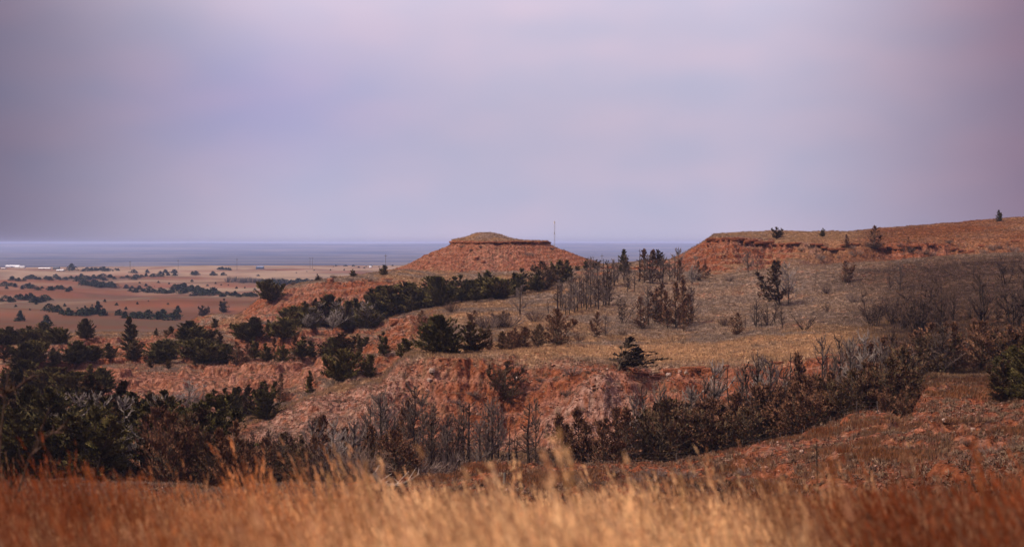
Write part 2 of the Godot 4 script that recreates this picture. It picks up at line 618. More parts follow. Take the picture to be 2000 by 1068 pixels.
# what grows or lies on the ground there
func cover(px: float, x: float, dist: float, up: float) -> Color:
	var d := dist + (warp(x, dist) if dist < 620.0 else 0.0)   # colours follow the wandering rims
	var m := n_mid.get_noise_2d(x * 0.55, d * 0.55)
	var f := n_fine.get_noise_2d(x * 1.1, d * 0.8)
	var l := n_low.get_noise_2d(x * 0.7 + 300.0, d * 0.7)
	if d > 620.0:
		if d > 3200.0:
			var q := n_field.get_noise_2d(x * 0.10, d * 0.9) + 0.5 * n_low.get_noise_2d(x * 0.03, d * 0.06)
			var wood := smoothstep(-0.05, 0.15, q) * 0.8
			return Color(0.095, 0.078, 0.072).lerp(Color(0.016, 0.022, 0.034), minf(wood * 1.3 + 0.15, 1.0))
		var z := n_field.get_noise_2d(x * 0.9 + 90.0, d * 3.6)
		var z2 := n_low.get_noise_2d(x * 0.16, d * 0.7)
		var red_end := 1.0 - smoothstep(760.0, 1350.0, d + 260.0 * z)
		var c := Color(0.10, 0.046, 0.030).lerp(Color(0.165, 0.115, 0.082), smoothstep(-0.22, 0.2, z + 0.25 * z2 + 0.0001 * (d - 1200.0) + 0.0002 * (px - 350.0)))
		c = c.lerp(Color(0.062, 0.030, 0.020), red_end * 0.85)
		c = c.lerp(Color(0.17, 0.058, 0.032), smoothstep(0.996, 0.98, up) * 0.4)
		return c.lerp(Color(0.055, 0.040, 0.030), smoothstep(0.08, 0.35, z2) * 0.6)
	var grass := TAN.lerp(GREY, smoothstep(-0.15, 0.25, m + l * 0.6))
	grass = grass.lerp(GREY, patch(d, 285.0, 415.0, 12.0) * smoothstep(1080.0, 1250.0, px) * (0.75 + 0.35 * m))
	grass = grass.lerp(GOLD, patch(d + 14.0 * m, 229.0, 262.0, 7.0) * patch(px, 800.0, 1650.0, 60.0) * 0.85)
	grass = grass.lerp(GOLD, patch(d + 14.0 * m, 296.0, 326.0, 8.0) * patch(px, 840.0, 1100.0, 40.0) * 0.5)
	grass = grass.lerp(RUST, clampf(smoothstep(1480.0, 1750.0, px) * smoothstep(385.0, 430.0, d) * (0.8 + 0.5 * l), 0.0, 1.0))
	grass = grass.lerp(TAN, patch(d, 442.0, 520.0, 12.0) * patch(px, 1390.0, 1680.0, 30.0) * 0.7)
	if d < 175.0 and px > 700.0:
		grass = TAN.lerp(RUST, clampf(0.55 + m, 0.0, 1.0)) * 0.9
	if d < 60.0:
		grass = TAN.lerp(RUST, 0.5 + m)
	var earth := SOIL.lerp(SOIL_PALE, smoothstep(0.0, 0.35, m + 0.3 * f) * 0.6)
	earth = earth.lerp(GRAVEL, clampf(patch(d, 198.0, 236.0, 6.0) * patch(px, 500.0, 790.0, 30.0) * (0.55 + f), 0.0, 0.8))
	earth = earth.lerp(GRAVEL, clampf(patch(d, 192.0, 213.0, 4.0) * patch(px, 1060.0, 1250.0, 30.0) * (0.7 + f * 1.4), 0.0, 0.9))
	earth = earth.lerp(GRAVEL, clampf(patch(d, 95.0, 140.0, 9.0) * smoothstep(1400.0, 1500.0, px) * (0.1 + f * 1.2), 0.0, 0.4))
	earth = earth.lerp(SOIL_PALE, patch(d, 255.0, 300.0, 8.0) * (1.0 - smoothstep(600.0, 700.0, px)) * 0.5)
	var beds := sin(d * 1.5 + 3.0 * l) * 0.5 + 0.5
	earth = earth.lerp(Color(0.29, 0.155, 0.115), smoothstep(0.62, 0.9, beds) * 0.45 * patch(d, 199.0, 440.0, 3.0))
	earth = earth.lerp(Color(0.13, 0.045, 0.026), smoothstep(0.35, 0.08, beds) * 0.35 * patch(d, 199.0, 440.0, 3.0))
	# bare earth where it is steep, on the wash left of the bench, and in the fenced hollow
	var bare := smoothstep(0.965, 0.885, up + 0.05 * m + 0.03 * f)
	bare = maxf(bare, smoothstep(0.1, -0.25, m - 0.5 * f) * (1.0 - smoothstep(650.0, 760.0, px)) * patch(d, 240.0, 420.0, 10.0))
	bare = maxf(bare, patch(d, 80.0, 172.0, 8.0) * smoothstep(0.3, -0.1, m + 0.4 * f))
	bare = maxf(bare, patch(d, 199.0, 222.5, 1.2) * patch(px, 470.0, 1760.0, 30.0) * (0.84 + 0.9 * minf(0.15, 0.1 - m)))
	bare = maxf(bare, patch(d, 254.0, 300.0, 6.0) * patch(px, -200.0, 660.0, 30.0) * 0.9)
	bare = maxf(bare, patch(d, 234.0, 300.0, 5.0) * patch(px, 590.0, 800.0, 22.0) * smoothstep(0.25, -0.1, m + 0.3 * f) * 0.95)
	bare = maxf(bare, patch(d, 420.0, 440.5, 1.5) * (0.9 * patch(px, 470.0, 800.0, 40.0) * smoothstep(-0.3, 0.05, l + 0.12) + 0.9 * (patch(px, 1320.0, 1590.0, 25.0) + patch(px, 1735.0, 1860.0, 20.0)) * smoothstep(-0.25, 0.0, l + 0.1)))
	if px > 1530.0 and d > 404.0 and d < 448.0:
		bare = lerpf(bare, 0.22 + 0.5 * maxf(0.0, f), (1.0 - patch(px, 1740.0, 1855.0, 18.0)) * 0.88 * smoothstep(1530.0, 1590.0, px))
	if px > 1530.0 and d > 400.0 and d < 440.0:
		grass = grass.lerp(Color(0.105, 0.05, 0.030), smoothstep(1540.0, 1620.0, px) * patch(d, 404.0, 437.0, 3.0) * (0.65 + 0.5 * l))
	var bx := x - BUTTE.x
	var bd := dist - BUTTE.y
	var br := sqrt(bx * bx + bd * bd)
	if br < 46.0:
		bare = smoothstep(0.985, 0.93, up + 0.06 * m) if br > 16.5 else 0.12
		bare = maxf(bare, patch(br, 17.0, 33.0, 2.0) * 0.85)
		var bed := sin(br * 2.1 + 1.6 * l + 0.8 * m) * 0.5 + 0.5
		earth = earth.lerp(SOIL_PALE, 0.2 + 0.45 * smoothstep(0.6, 0.95, bed)).lerp(Color(0.13, 0.05, 0.03), 0.4 * smoothstep(0.3, 0.05, bed))
	var c := grass.lerp(earth, clampf(bare, 0.0, 1.0))
	# tufts on the slopes
	c = c.lerp(Color(0.13, 0.082, 0.05), smoothstep(0.12, 0.4, f + 0.3 * m) * 0.6)
	# burnt ground under the dead timber, plus painted darkening toward the right edge
	var burnt := smoothstep(1560.0, 1780.0, px + 90.0 * l) * patch(d, 180.0, 385.0, 20.0) * 0.8
	burnt = maxf(burnt, patch(d, 166.0, 196.0, 6.0) * 0.55)
	burnt = maxf(burnt, smoothstep(1600.0, 1850.0, px + 80.0 * l) * patch(d, 55.0, 150.0, 14.0) * 0.2)
	c = c.lerp(CHAR, clampf(burnt + 0.2 * m * burnt, 0.0, 1.0))
	c.a = 1.0 - clampf(bare, 0.0, 1.0)   # how much of it is grass
	return c


func build_ground() -> void:
	var ds := PackedFloat32Array()
	var d := 2.0
	while d < 20000.0:
		ds.append(d)
		if d < 30.0: d += 1.5
		elif d < 80.0: d += 3.0
		elif d < 140.0: d += 1.2
		elif d < 310.0: d += 0.62
		elif d < 415.0: d += 1.0
		elif d < 450.0: d += 0.5
		elif d < 495.0: d += 1.0
		elif d < 530.0: d += 0.5
		elif d < 640.0: d += 2.5
		else: d *= 1.013
	ds.append(20000.0)
	var xs := PackedFloat32Array()
	var px := -9000.0
	while px < 11000.0:
		xs.append(px)
		if px < -400.0: px += minf(1200.0, maxf(30.0, (-400.0 - px) * 0.35))
		elif px < -40.0: px += 12.0
		elif px < 2040.0: px += 2.6
		elif px < 2400.0: px += 12.0
		else: px += maxf(30.0, (px - 2400.0) * 0.35)
	var nr := ds.size()
	var nc := xs.size()
	var pos := PackedVector3Array()
	var nor := PackedVector3Array()
	var col := PackedColorArray()
	pos.resize(nr * nc)
	nor.resize(nr * nc)
	col.resize(nr * nc)
	for c in nc:
		var s := section(clampf(xs[c], T0, 2500.0))
		var slope := (xs[c] - 1000.0) / F
		for r in nr:
			var x := slope * ds[r]
			pos[r * nc + c] = Vector3(x, height_in(s, x, ds[r]), -ds[r])
	for r in nr:
		var r0 := maxi(r - 1, 0) * nc
		var r1 := mini(r + 1, nr - 1) * nc
		for c in nc:
			var a := pos[r1 + c] - pos[r0 + c]
			var b := pos[r * nc + mini(c + 1, nc - 1)] - pos[r * nc + maxi(c - 1, 0)]
			var n := b.cross(a).normalized()
			var k := r * nc + c
			nor[k] = n
			var paint := cover(xs[c], pos[k].x, ds[r], n.y)
			paint.a = 1.0
			col[k] = paint
	var names := ["hillside", "valley_slope", "bluff_terrace", "spur_ridge", "butte", "mesa_hill", "plain", "far_plain"]
	var says := ["grassy hillside at the photographer's feet", "red fenced slope and gully beyond the foreground grass", "red earth bluff with a tan grassy terrace on top", "red and grassy spur ridge running out from the butte to the plain",
		"flat-topped red butte with a grass knoll on its cap", "long grassy mesa with red rim on the right", "pink and tan plain scattered with dark cedars", "hazy blue plain reaching to the horizon"]
	var idx: Array = []
	for i in 8:
		idx.append(PackedInt32Array())
	for r in nr - 1:
		var dd := ds[r]
		for c in nc - 1:
			var p := xs[c]
			var k := 0
			if dd < 45.0: k = 0
			elif dd < 188.0: k = 1
			elif dd < 330.0: k = 2
			elif dd < 640.0:
				var q := pos[r * nc + c]
				var br := Vector2(q.x - BUTTE.x, -q.z - BUTTE.y).length()
				k = 4 if br < 40.0 else (3 if p < 1180.0 else 5)
			elif dd < 2900.0: k = 6
			else: k = 7
			var i0 := r * nc + c
			var t: PackedInt32Array = idx[k]
			t.append(i0)
			t.append(i0 + nc)
			t.append(i0 + nc + 1)
			t.append(i0)
			t.append(i0 + nc + 1)
			t.append(i0 + 1)
			idx[k] = t
	var remap := PackedInt32Array()
	remap.resize(nr * nc)
	for k in 8:
		remap.fill(-1)
		var pv := PackedVector3Array()
		var pn := PackedVector3Array()
		var pc := PackedColorArray()
		var src: PackedInt32Array = idx[k]
		for i in src.size():
			var o := src[i]
			if remap[o] < 0:
				remap[o] = pv.size()
				pv.append(pos[o])
				pn.append(nor[o])
				pc.append(col[o])
			src[i] = remap[o]
		if k == 0:
			# the hill goes on behind the camera
			var base := pv.size()
			for j in 13:
				for i in 25:
					var gx := (i - 12) * 8.0
					var gz := -2.2 + j * 8.0
					pv.append(Vector3(gx, -0.62 - absf(gx) * 0.004 + maxf(0.0, gz) * 0.08, gz))
					pn.append(Vector3.UP)
					pc.append(TAN)
			for j in 12:
				for i in 24:
					var o := base + j * 25 + i
					src.append_array(PackedInt32Array([o, o + 1, o + 26, o, o + 26, o + 25]))
		if k == 0:
			pc.resize(pv.size())
		var a := []
		a.resize(Mesh.ARRAY_MAX)
		a[Mesh.ARRAY_VERTEX] = pv
		a[Mesh.ARRAY_NORMAL] = pn
		a[Mesh.ARRAY_COLOR] = pc
		a[Mesh.ARRAY_INDEX] = src
		var m := ArrayMesh.new()
		m.add_surface_from_arrays(Mesh.PRIMITIVE_TRIANGLES, a)
		m.surface_set_material(0, mats.plain if k >= 6 else mats.soil)
		var o := part(names[k], m, self)
		tag(o, says[k], "", "", "structure")


# ---------------------------------------------------------------- rock
func rock_mesh(size: Vector3, rough: float, col: Color, flatness: float) -> ArrayMesh:
	begin()
	var n := 9
	var rings: Array = []
	var levels := [0.0, 0.12, 0.55, 0.9, 1.0]
	var inset := [0.80, 0.95, 1.0, 0.95, 0.78]
	var shape := []
	for i in n:
		shape.append(rf(0.78, 1.08))
	for k in 5:
		var ring := PackedVector3Array()
		for i in n:
			var t := TAU * i / n
			var e := Vector2(cos(t), sin(t))
			e = Vector2(signf(e.x) * pow(absf(e.x), flatness), signf(e.y) * pow(absf(e.y), flatness))
			var q: float = shape[i] * inset[k] * rf(1.0 - rough, 1.0 + rough)
			ring.append(Vector3(e.x * q * size.x * 0.5, (levels[k] - 0.5) * size.y * rf(0.94, 1.06), e.y * q * size.z * 0.5))
		rings.append(ring)
	for k in 4:
		for i in n:
			var j := (i + 1) % n
			var tone := rf(0.8, 1.15)
			quad(rings[k][j], rings[k][i], rings[k + 1][i], rings[k + 1][j], Color(col.r * tone, col.g * tone, col.b * tone))
	for i in n:
		var j := (i + 1) % n
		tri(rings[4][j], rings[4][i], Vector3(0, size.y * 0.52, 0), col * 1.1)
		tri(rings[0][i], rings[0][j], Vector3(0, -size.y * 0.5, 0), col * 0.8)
	return done(mats.rock)


func build_ledges() -> void:
	var slabs: Array = []
	for i in 6:
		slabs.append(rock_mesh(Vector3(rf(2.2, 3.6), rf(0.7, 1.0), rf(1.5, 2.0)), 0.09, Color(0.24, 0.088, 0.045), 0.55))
	# cap of the butte
	var cap := get_node("butte")
	var a := PI * 0.98
	var k := 0
	while a < PI * 2.02:
		var e := Vector2(cos(a), sin(a))
		var rim := 16.6 + 1.3 * n_mid.get_noise_2d(e.x * 9.0 + 50.0, e.y * 9.0)
		var s := part("rock_slab", slabs[k % 6], cap)
		var turn := Vector2(e.x, e.y / 0.95)
		s.position = Vector3(BUTTE.x + e.x * (rim + 0.15), EYE + 0.37 + rf(-0.22, 0.1), -(BUTTE.y + turn.y * (rim + 0.15)))
		s.rotation = Vector3(rf(-0.05, 0.05), PI / 2 + a, rf(-0.05, 0.05))
		s.scale = Vector3(rf(0.5, 1.3), rf(0.3, 0.8), rf(0.8, 1.05))
		if rng.randf() < 0.8:
			var s2 := part("rock_slab", slabs[(k + 3) % 6], cap)
			s2.position = s.position + Vector3(-e.x * 0.55, -0.62 + rf(-0.1, 0.1), e.y * 0.55)
			s2.rotation = s.rotation + Vector3(0, rf(-0.2, 0.2), 0)
			s2.scale = Vector3(rf(0.5, 1.2), rf(0.35, 0.7), rf(0.8, 1.0))
		a += 2.1 / rim * s.scale.x
		k += 1
	# rims: [thing, survey line, from, to, sink, gaps]
	ledge(get_node("mesa_hill"), 15, 1390, 1515, 0.45, 0.0, slabs, 1.0)
	ledge(get_node("mesa_hill"), 15, 1518, 1680, 0.5, 0.25, slabs, 0.75)
	ledge(get_node("mesa_hill"), 15, 1700, 1990, 0.5, 0.3, slabs, 0.8)
	ledge(get_node("spur_ridge"), 15, 640, 800, 0.55, 0.35, slabs, 0.7)
	ledge(get_node("spur_ridge"), 15, 560, 640, 0.5, 0.75, slabs, 0.6)
	ledge(get_node("bluff_terrace"), 8, 1250, 1420, 0.2, 0.05, slabs, 0.85)
	ledge(get_node("bluff_terrace"), 8, 1440, 1720, 0.25, 0.35, slabs, 0.7)
	ledge(get_node("bluff_terrace"), 8, 800, 1180, 0.35, 0.8, slabs, 0.4)
	ledge(get_node("bluff_terrace"), 10, 690, 810, 0.4, 0.3, slabs, 0.55)
	ledge(get_node("valley_slope"), 4, 1805, 1965, 0.2, 0.05, slabs, 0.6)


func ledge(owner_node: Node, l: int, from: float, to: float, sink: float, gaps: float, slabs: Array, size: float) -> void:
	var px := from
	while px < to:
		var s := section_at(px)
		var D: PackedFloat32Array = s[0]
		var d := D[l + 1]
		var x := 0.0
		for i in 3:
			x = (px - 1000.0) / F * d
			d = D[l + 1] - warp(x, d)
		x = (px - 1000.0) / F * d
		if rng.randf() > gaps:
			var o := part("rock_slab", slabs[rng.randi() % 6], owner_node)
			o.position = Vector3(x, ground(x, d + 0.3) - sink * size, -d + 0.75 * size)
			o.rotation = Vector3(rf(-0.06, 0.06), rf(-0.3, 0.3), rf(-0.05, 0.05))
			o.scale = Vector3(rf(0.75, 1.3), rf(0.8, 1.2), rf(0.8, 1.2)) * size
		px += 2.0 * size * F / d


func build_rocks() -> void:
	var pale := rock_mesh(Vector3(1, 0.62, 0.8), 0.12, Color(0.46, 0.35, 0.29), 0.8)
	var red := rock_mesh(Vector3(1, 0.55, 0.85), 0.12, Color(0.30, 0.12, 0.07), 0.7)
	var list := [
		[1008, 742, 0.8, pale, "small white rock on the bluff face below the terrace rim"],
		[1306, 735, 1.0, pale, "pale pink block fallen under the terrace ledge beside the leaning cedar"],
		[1340, 732, 0.6, pale, "smaller pale block under the terrace ledge, right of the bigger one"],
		[843, 728, 1.0, pale, "chalky rock near the left corner of the bluff"],
		[838, 748, 0.7, pale, "small chalky rock just below the one at the bluff's left corner"],
		[770, 634, 2.2, red, "orange table rock at the tip of the stony second spur"],
		[1845, 826, 0.5, pale, "brightest pale rock in the rubble under the dark right ledge"],
		[1902, 842, 0.5, pale, "whitish rock near the right end of the rubble slope"],
		[1798, 850, 1.0, red, "orange rock at the foot of the right rubble slope"],
		[930, 508, 2.0, red, "orange outcrop block high on the butte face, left of two"],
		[944, 516, 1.6, red, "orange outcrop block lower on the butte face, right of two"],
		[900, 532, 1.3, red, "orange block low on the left of the butte face"],
		[645, 553, 2.4, red, "light orange boulder at the head of the spur's gully"]]
	for r in list:
		var p := sight(r[0], r[1], 90.0)
		var o := part(numbered("boulder"), r[3], self)
		var sz: float = r[2]
		o.position = p + Vector3(0, sz * 0.15, 0)
		o.rotation = Vector3(rf(-0.2, 0.2), rf(0, 6), rf(-0.2, 0.2))
		o.scale = Vector3.ONE * sz
		tag(o, r[4], "rock", "loose rocks on the red slopes")


# ---------------------------------------------------------------- plants (built one unit tall)
func proto(kind: String, stem: Mesh, crown: Mesh, names: Array, half: float) -> void:
	if not protos.has(kind):
		protos[kind] = []
	protos[kind].append([stem, crown, names, half])


# evergreen juniper: leaders, boughs that sweep up, and leaf sprays along them
func cedar(kind: String, width: float, leaders: int, lean: Vector3, sprays: int, boughs: int, leaf: Color, leaf2: Color, low: float, names: Array, size := 1.0) -> void:
	var wood := Color(0.055, 0.04, 0.03)
	var sticks := PackedVector3Array()
	var stick_c := PackedColorArray()
	begin()
	var lv := PackedVector3Array()
	var lc := PackedColorArray()
	for i in leaders:
		var off := Vector3(rf(-1, 1), 0, rf(-1, 1)) * width * 0.42 * (0.0 if i == 0 else 1.0)
		var tall := 1.0 if i == 0 else rf(0.62, 0.95)
		if kind == "windswept":
			off.x = absf(off.x) * 0.7
		var foot := off * 0.02
		var tip := Vector3(off.x, tall, off.z) + lean * tall
		V = sticks
		C = stick_c
		bar(foot, foot.lerp(tip, 0.55), 0.018 * tall, 0.010, 5, wood)
		bar(foot.lerp(tip, 0.55), tip, 0.010, 0.002, 4, wood)
		sticks = V
		stick_c = C
		var count := int(boughs * (1.0 if i == 0 else 0.6))
		for b in count:
			var t := pow(rng.randf(), 0.85) * (1.0 - low) + low
			if b < 6:
				t = rf(low, low + 0.15)
			var o := foot.lerp(tip, t)
			var az := rf(0, TAU)
			var tone := rf(0.6, 1.5)
			if kind == "windswept":
				az = rf(-2.3, 2.3)
			elif kind == "half" and t < 0.8:
				az = PI + rf(-2.1, 2.1)
			var reach := width * 0.5 * pow(1.0 - t * 0.97, 0.95) * rf(0.45, 1.2) * (0.75 + 0.25 * smoothstep(0.0, 0.2, t)) * (1.0 if i == 0 else 0.7)
			var rise := lerpf(0.12, 0.95, t) + rf(-0.1, 0.25) if kind != "windswept" else rf(0.0, 0.35)
			var dr := Vector3(cos(az), rise, sin(az)) + lean * 1.2
			var e := o + dr * reach
			V = sticks
			C = stick_c
			bar(o, e, 0.0065, 0.002, 3, wood)
			sticks = V
			stick_c = C
			V = lv
			C = lc
			var dn := dr.normalized()
			for q in sprays:
				var f := rf(0.25, 1.08)
				var p := o.lerp(e, f) + dir3() * 0.022
				var g := (dn * 0.75 + Vector3.UP * 0.45 + dir3() * 0.55 + lean * 0.7).normalized()
				var ln := rf(0.038, 0.085) * size
				var side := g.cross(dir3()).normalized() * ln * rf(0.2, 0.36)
				var col := leaf.lerp(leaf2, rng.randf()) * rf(0.75, 1.25) * tone
				tri(p - side, p + side, p + g * ln, col)
				tri(p + g * ln * 0.35 - side.cross(g) * 0.9, p + g * ln * 0.35 + side.cross(g) * 0.9, p + g * ln * 1.15, col)
			lv = V
			lc = C
	V = sticks
	C = stick_c
	var stem := done(mats.bark)
	V = lv
	C = lc
	proto(kind, stem, done(mats.leaf), names, width * 0.5)


# a bare tree: poles, branches that curve upward, fine twigs
func bare(kind: String, poles: int, spread: float, branches: int, reach: float, rise: float, twigs: int, thick: float, names: Array, trunk: Color, twig: Color, low := 0.12) -> void:
	var tv := PackedVector3Array()
	var tc := PackedColorArray()
	var stems: Array = []
	for i in poles:
		begin()
		var az0 := rf(0, TAU)
		var tall := 1.0 if i == 0 else rf(0.55, 0.97)
		var foot := Vector3(cos(az0), 0, sin(az0)) * 0.035 * minf(poles - 1, 3) * rf(0.3, 1.5)
		var tip := foot * 1.0 + Vector3(cos(az0) * spread * rf(0.3, 1.0), tall, sin(az0) * spread * rf(0.3, 1.0)) if poles > 1 else Vector3(rf(-0.04, 0.04), 1, rf(-0.04, 0.04))
		var pts := [foot]
		for k in range(1, 6):
			pts.append(foot.lerp(tip, k / 5.0) + Vector3(rf(-1, 1), 0, rf(-1, 1)) * 0.014)
		for k in 5:
			bar(pts[k], pts[k + 1], thick * lerpf(1.0, 0.22, k / 5.0) * (1.0 if i == 0 else 0.75), thick * lerpf(1.0, 0.22, (k + 1) / 5.0) * (1.0 if i == 0 else 0.75), 5, trunk * rf(0.8, 1.2))
		var sv := V
		var sc := C
		V = tv
		C = tc
		var count := branches if i == 0 else int(branches * 0.55)
		for b in count:
			var t := rf(low, 0.97)
			var o: Vector3 = pts[int(t * 5)].lerp(pts[mini(int(t * 5) + 1, 5)], t * 5 - int(t * 5))
			var az := rf(0, TAU)
			var ln := reach * (1.0 - 0.68 * t) * rf(0.45, 1.15)
			var out := Vector3(cos(az), 0, sin(az))
			var p := o
			var cur := (out + Vector3.UP * rise * rf(0.2, 0.9)).normalized()
			var r := maxf(thick * 0.34 * (1.0 - 0.5 * t), 0.0085)
			for k in 3:
				var e := p + cur * ln * 0.36
				bar(p, e, r, r * 0.65, 3, twig * rf(0.6, 1.25))
				for w in twigs:
					var tp := p.lerp(e, rng.randf())
					var td := (cur + dir3() * 0.8 + Vector3.UP * 0.35).normalized()
					var te := tp + td * ln * rf(0.14, 0.34)
					bar(tp, te, maxf(r * 0.6, 0.0056), 0.0026, 3, twig * rf(0.6, 1.2))
					if w % 2 == 0:
						bar(te, te + (td + dir3() * 0.7 + Vector3.UP * 0.3).normalized() * ln * 0.18, 0.0036, 0.0018, 3, twig)
				p = e
				r *= 0.65
				cur = (cur + Vector3.UP * rise * 0.45 + dir3() * 0.22).normalized()
		tv = V
		tc = C
		V = sv
		C = sc
		stems.append(done(mats.bark))
	V = tv
	C = tc
	proto(kind, null, done(mats.bark), [names[0], names[1], stems], reach)


# a bush of many fine stems from one root
func brush(kind: String, stems: int, width: float, rise: float, col: Color, names: Array) -> void:
	begin()
	var tv := PackedVector3Array()
	var tc := PackedColorArray()
	for i in stems:
		var az := rf(0, TAU)
		var out := Vector3(cos(az), 0, sin(az)) * width * 0.5 * sqrt(rng.randf())
		var e := out + Vector3.UP * rf(0.55, 1.0) * (1.0 - 0.35 * out.length() / (width * 0.5))
		var o := out * 0.12
		var mid := o.lerp(e, 0.5) + out * 0.15 * rise
		var cc := col * rf(0.6, 1.3)
		bar(o, mid, 0.010, 0.007, 3, cc)
		bar(mid, e, 0.007, 0.002, 3, cc)
		var sv := V
		var sc := C
		V = tv
		C = tc
		for w in 6:
			var p := mid.lerp(e, rf(-0.3, 0.95))
			var td := ((e - o).normalized() + dir3() * 0.7).normalized()
			bar(p, p + td * rf(0.08, 0.22), 0.007, 0.003, 3, cc * rf(0.8, 1.3))
		tv = V
		tc = C
		V = sv
		C = sc
	var stem := done(mats.bark)
	V = tv
	C = tc
	proto(kind, stem, done(mats.bark), names, width * 0.5)


func make_plants() -> void:
	rng.seed = 77
	var g1 := Color(0.042, 0.036, 0.013)
	var g2 := Color(0.088, 0.066, 0.027)
	var y2 := Color(0.13, 0.095, 0.034)
	var o1 := Color(0.065, 0.048, 0.018)
	var d1 := Color(0.026, 0.026, 0.014)
	var b1 := Color(0.075, 0.036, 0.022)
	var b2 := Color(0.15, 0.075, 0.044)
	var tc := ["trunk", "crown"]
	var tb := ["trunk", "branches"]
	cedar("cedar", 0.8, 3, Vector3.ZERO, 20, 66, g1, g2, 0.03, tc)
	cedar("cedar", 1.0, 4, Vector3(0.06, 0, 0), 20, 58, g1, y2, 0.03, tc)
	cedar("cedar", 0.66, 2, Vector3(0.04, 0, 0), 20, 66, o1, y2, 0.04, tc)
	cedar("cedar", 1.2, 5, Vector3(0.03, 0, 0), 20, 52, g2, o1, 0.03, tc)
	cedar("cedar", 0.9, 3, Vector3(0.10, 0, 0), 20, 62, g1, b1, 0.05, tc)
	cedar("big", 0.95, 4, Vector3(0.04, 0, 0), 38, 66, d1, g2, 0.03, tc, 0.62)
	cedar("big", 1.25, 5, Vector3(0.06, 0, 0), 38, 60, g1, o1, 0.03, tc, 0.62)
	cedar("big", 0.8, 3, Vector3.ZERO, 38, 70, d1, b1, 0.04, tc, 0.62)
	cedar("wide", 1.9, 6, Vector3(0.05, 0, 0), 28, 80, g1, y2, 0.04, tc, 1.25)
	cedar("wide", 1.6, 5, Vector3(0.1, 0, 0), 28, 80, g1, g2, 0.04, tc, 1.2)
	cedar("windswept", 1.55, 3, Vector3(0.24, 0, 0), 24, 34, Color(0.022, 0.016, 0.012), Color(0.04, 0.026, 0.018), 0.12, tc, 1.1)
	cedar("open", 0.95, 4, Vector3(0.05, 0, 0), 24, 44, g1, g2, 0.1, tc, 0.95)
	cedar("open", 1.25, 5, Vector3(0.1, 0, 0), 24, 40, g1, b1, 0.08, tc, 0.95)
	cedar("brown", 0.66, 1, Vector3.ZERO, 9, 80, b1, b2, 0.06, tc, 0.75)
	cedar("brown", 0.8, 2, Vector3(0.05, 0, 0), 8, 72, b1, b2, 0.08, tc, 0.75)
	cedar("brown", 0.95, 3, Vector3.ZERO, 8, 60, b1, b2, 0.06, tc, 0.75)
	cedar("brown_wide", 1.6, 5, Vector3.ZERO, 11, 60, b1, b2, 0.05, tc, 0.85)
	cedar("brown_wide", 1.4, 4, Vector3(0.08, 0, 0), 11, 64, b1, Color(0.07, 0.05, 0.028), 0.05, tc, 0.85)
	cedar("half", 0.9, 3, Vector3(-0.08, 0, 0), 7, 50, Color(0.05, 0.036, 0.022), b1, 0.12, tc, 0.9)
	var blk := Color(0.028, 0.020, 0.017)
	var gy := Color(0.15, 0.115, 0.10)
	var dk := Color(0.065, 0.042, 0.034)
	for i in 3:
		bare("dead", 1, 0.0, 34, 0.40 + 0.05 * i, 0.9, 5, 0.026, tb, blk, dk.lerp(gy, 0.25 + 0.3 * i))
	bare("dead", 2, 0.12, 30, 0.36, 1.0, 5, 0.022, tb, blk, dk)
	bare("pole", 1, 0.0, 34, 0.22, 0.6, 3, 0.024, tb, blk, dk, 0.25)
	bare("pole", 1, 0.0, 26, 0.16, 0.5, 3, 0.022, tb, blk, dk, 0.3)
	bare("grey", 1, 0.0, 34, 0.5, 0.7, 5, 0.018, tb, Color(0.06, 0.048, 0.042), Color(0.19, 0.155, 0.14))
	bare("grey", 2, 0.3, 30, 0.42, 0.8, 5, 0.016, tb, Color(0.08, 0.064, 0.056), Color(0.17, 0.14, 0.125))
	for i in 3:
		bare("clump", 6 + i * 2, 0.22 + 0.1 * i, 24, 0.34, 0.8, 4, 0.014, tb, blk, dk)
	bare("clump_low", 9, 0.75, 14, 0.28, 0.7, 4, 0.018, tb, blk, dk)
	bare("clump_low", 12, 0.95, 12, 0.26, 0.8, 4, 0.018, tb, blk, dk)
	bare("snag", 5, 0.9, 9, 0.5, 0.5, 3, 0.013, tb, Color(0.045, 0.028, 0.021), Color(0.055, 0.034, 0.026))
	bare("spreading", 5, 0.75, 22, 0.42, 0.5, 4, 0.022, tb, blk, dk.lerp(blk, 0.4), 0.3)
	bare("spreading", 4, 0.6, 24, 0.46, 0.5, 4, 0.02, tb, blk, dk, 0.3)
	brush("bush", 90, 1.7, 1.0, Color(0.10, 0.066, 0.052), ["stems", "twigs"])
	brush("bush", 70, 1.4, 0.6, Color(0.085, 0.052, 0.04), ["stems", "twigs"])
	brush("bush", 80, 2.1, 1.0, Color(0.14, 0.10, 0.085), ["stems", "twigs"])
	# junipers of the plain: a few pixels each
	for i in 5:
		begin()
		var w: float = [0.9, 1.3, 0.7, 1.6, 1.1][i]
		for k in 210:
			var t := pow(rng.randf(), 1.3)
			var az := rf(0, TAU)
			var rr := w * 0.5 * pow(1.0 - t, 0.6) * sqrt(rng.randf()) * (1.0 + 0.25 * sin(az * 3.0 + i))
			var p := Vector3(cos(az) * rr, t * 0.88, sin(az) * rr)
			var g := (Vector3.UP * 0.7 + dir3()).normalized() * rf(0.12, 0.26)
			var sd := g.cross(dir3()).normalized() * rf(0.06, 0.11)
			tri(p - sd, p + sd, p + g, Color(0.022, 0.026, 0.016) * rf(0.7, 1.4))
		proto("juniper", null, done(mats.leaf), [], w * 0.5)
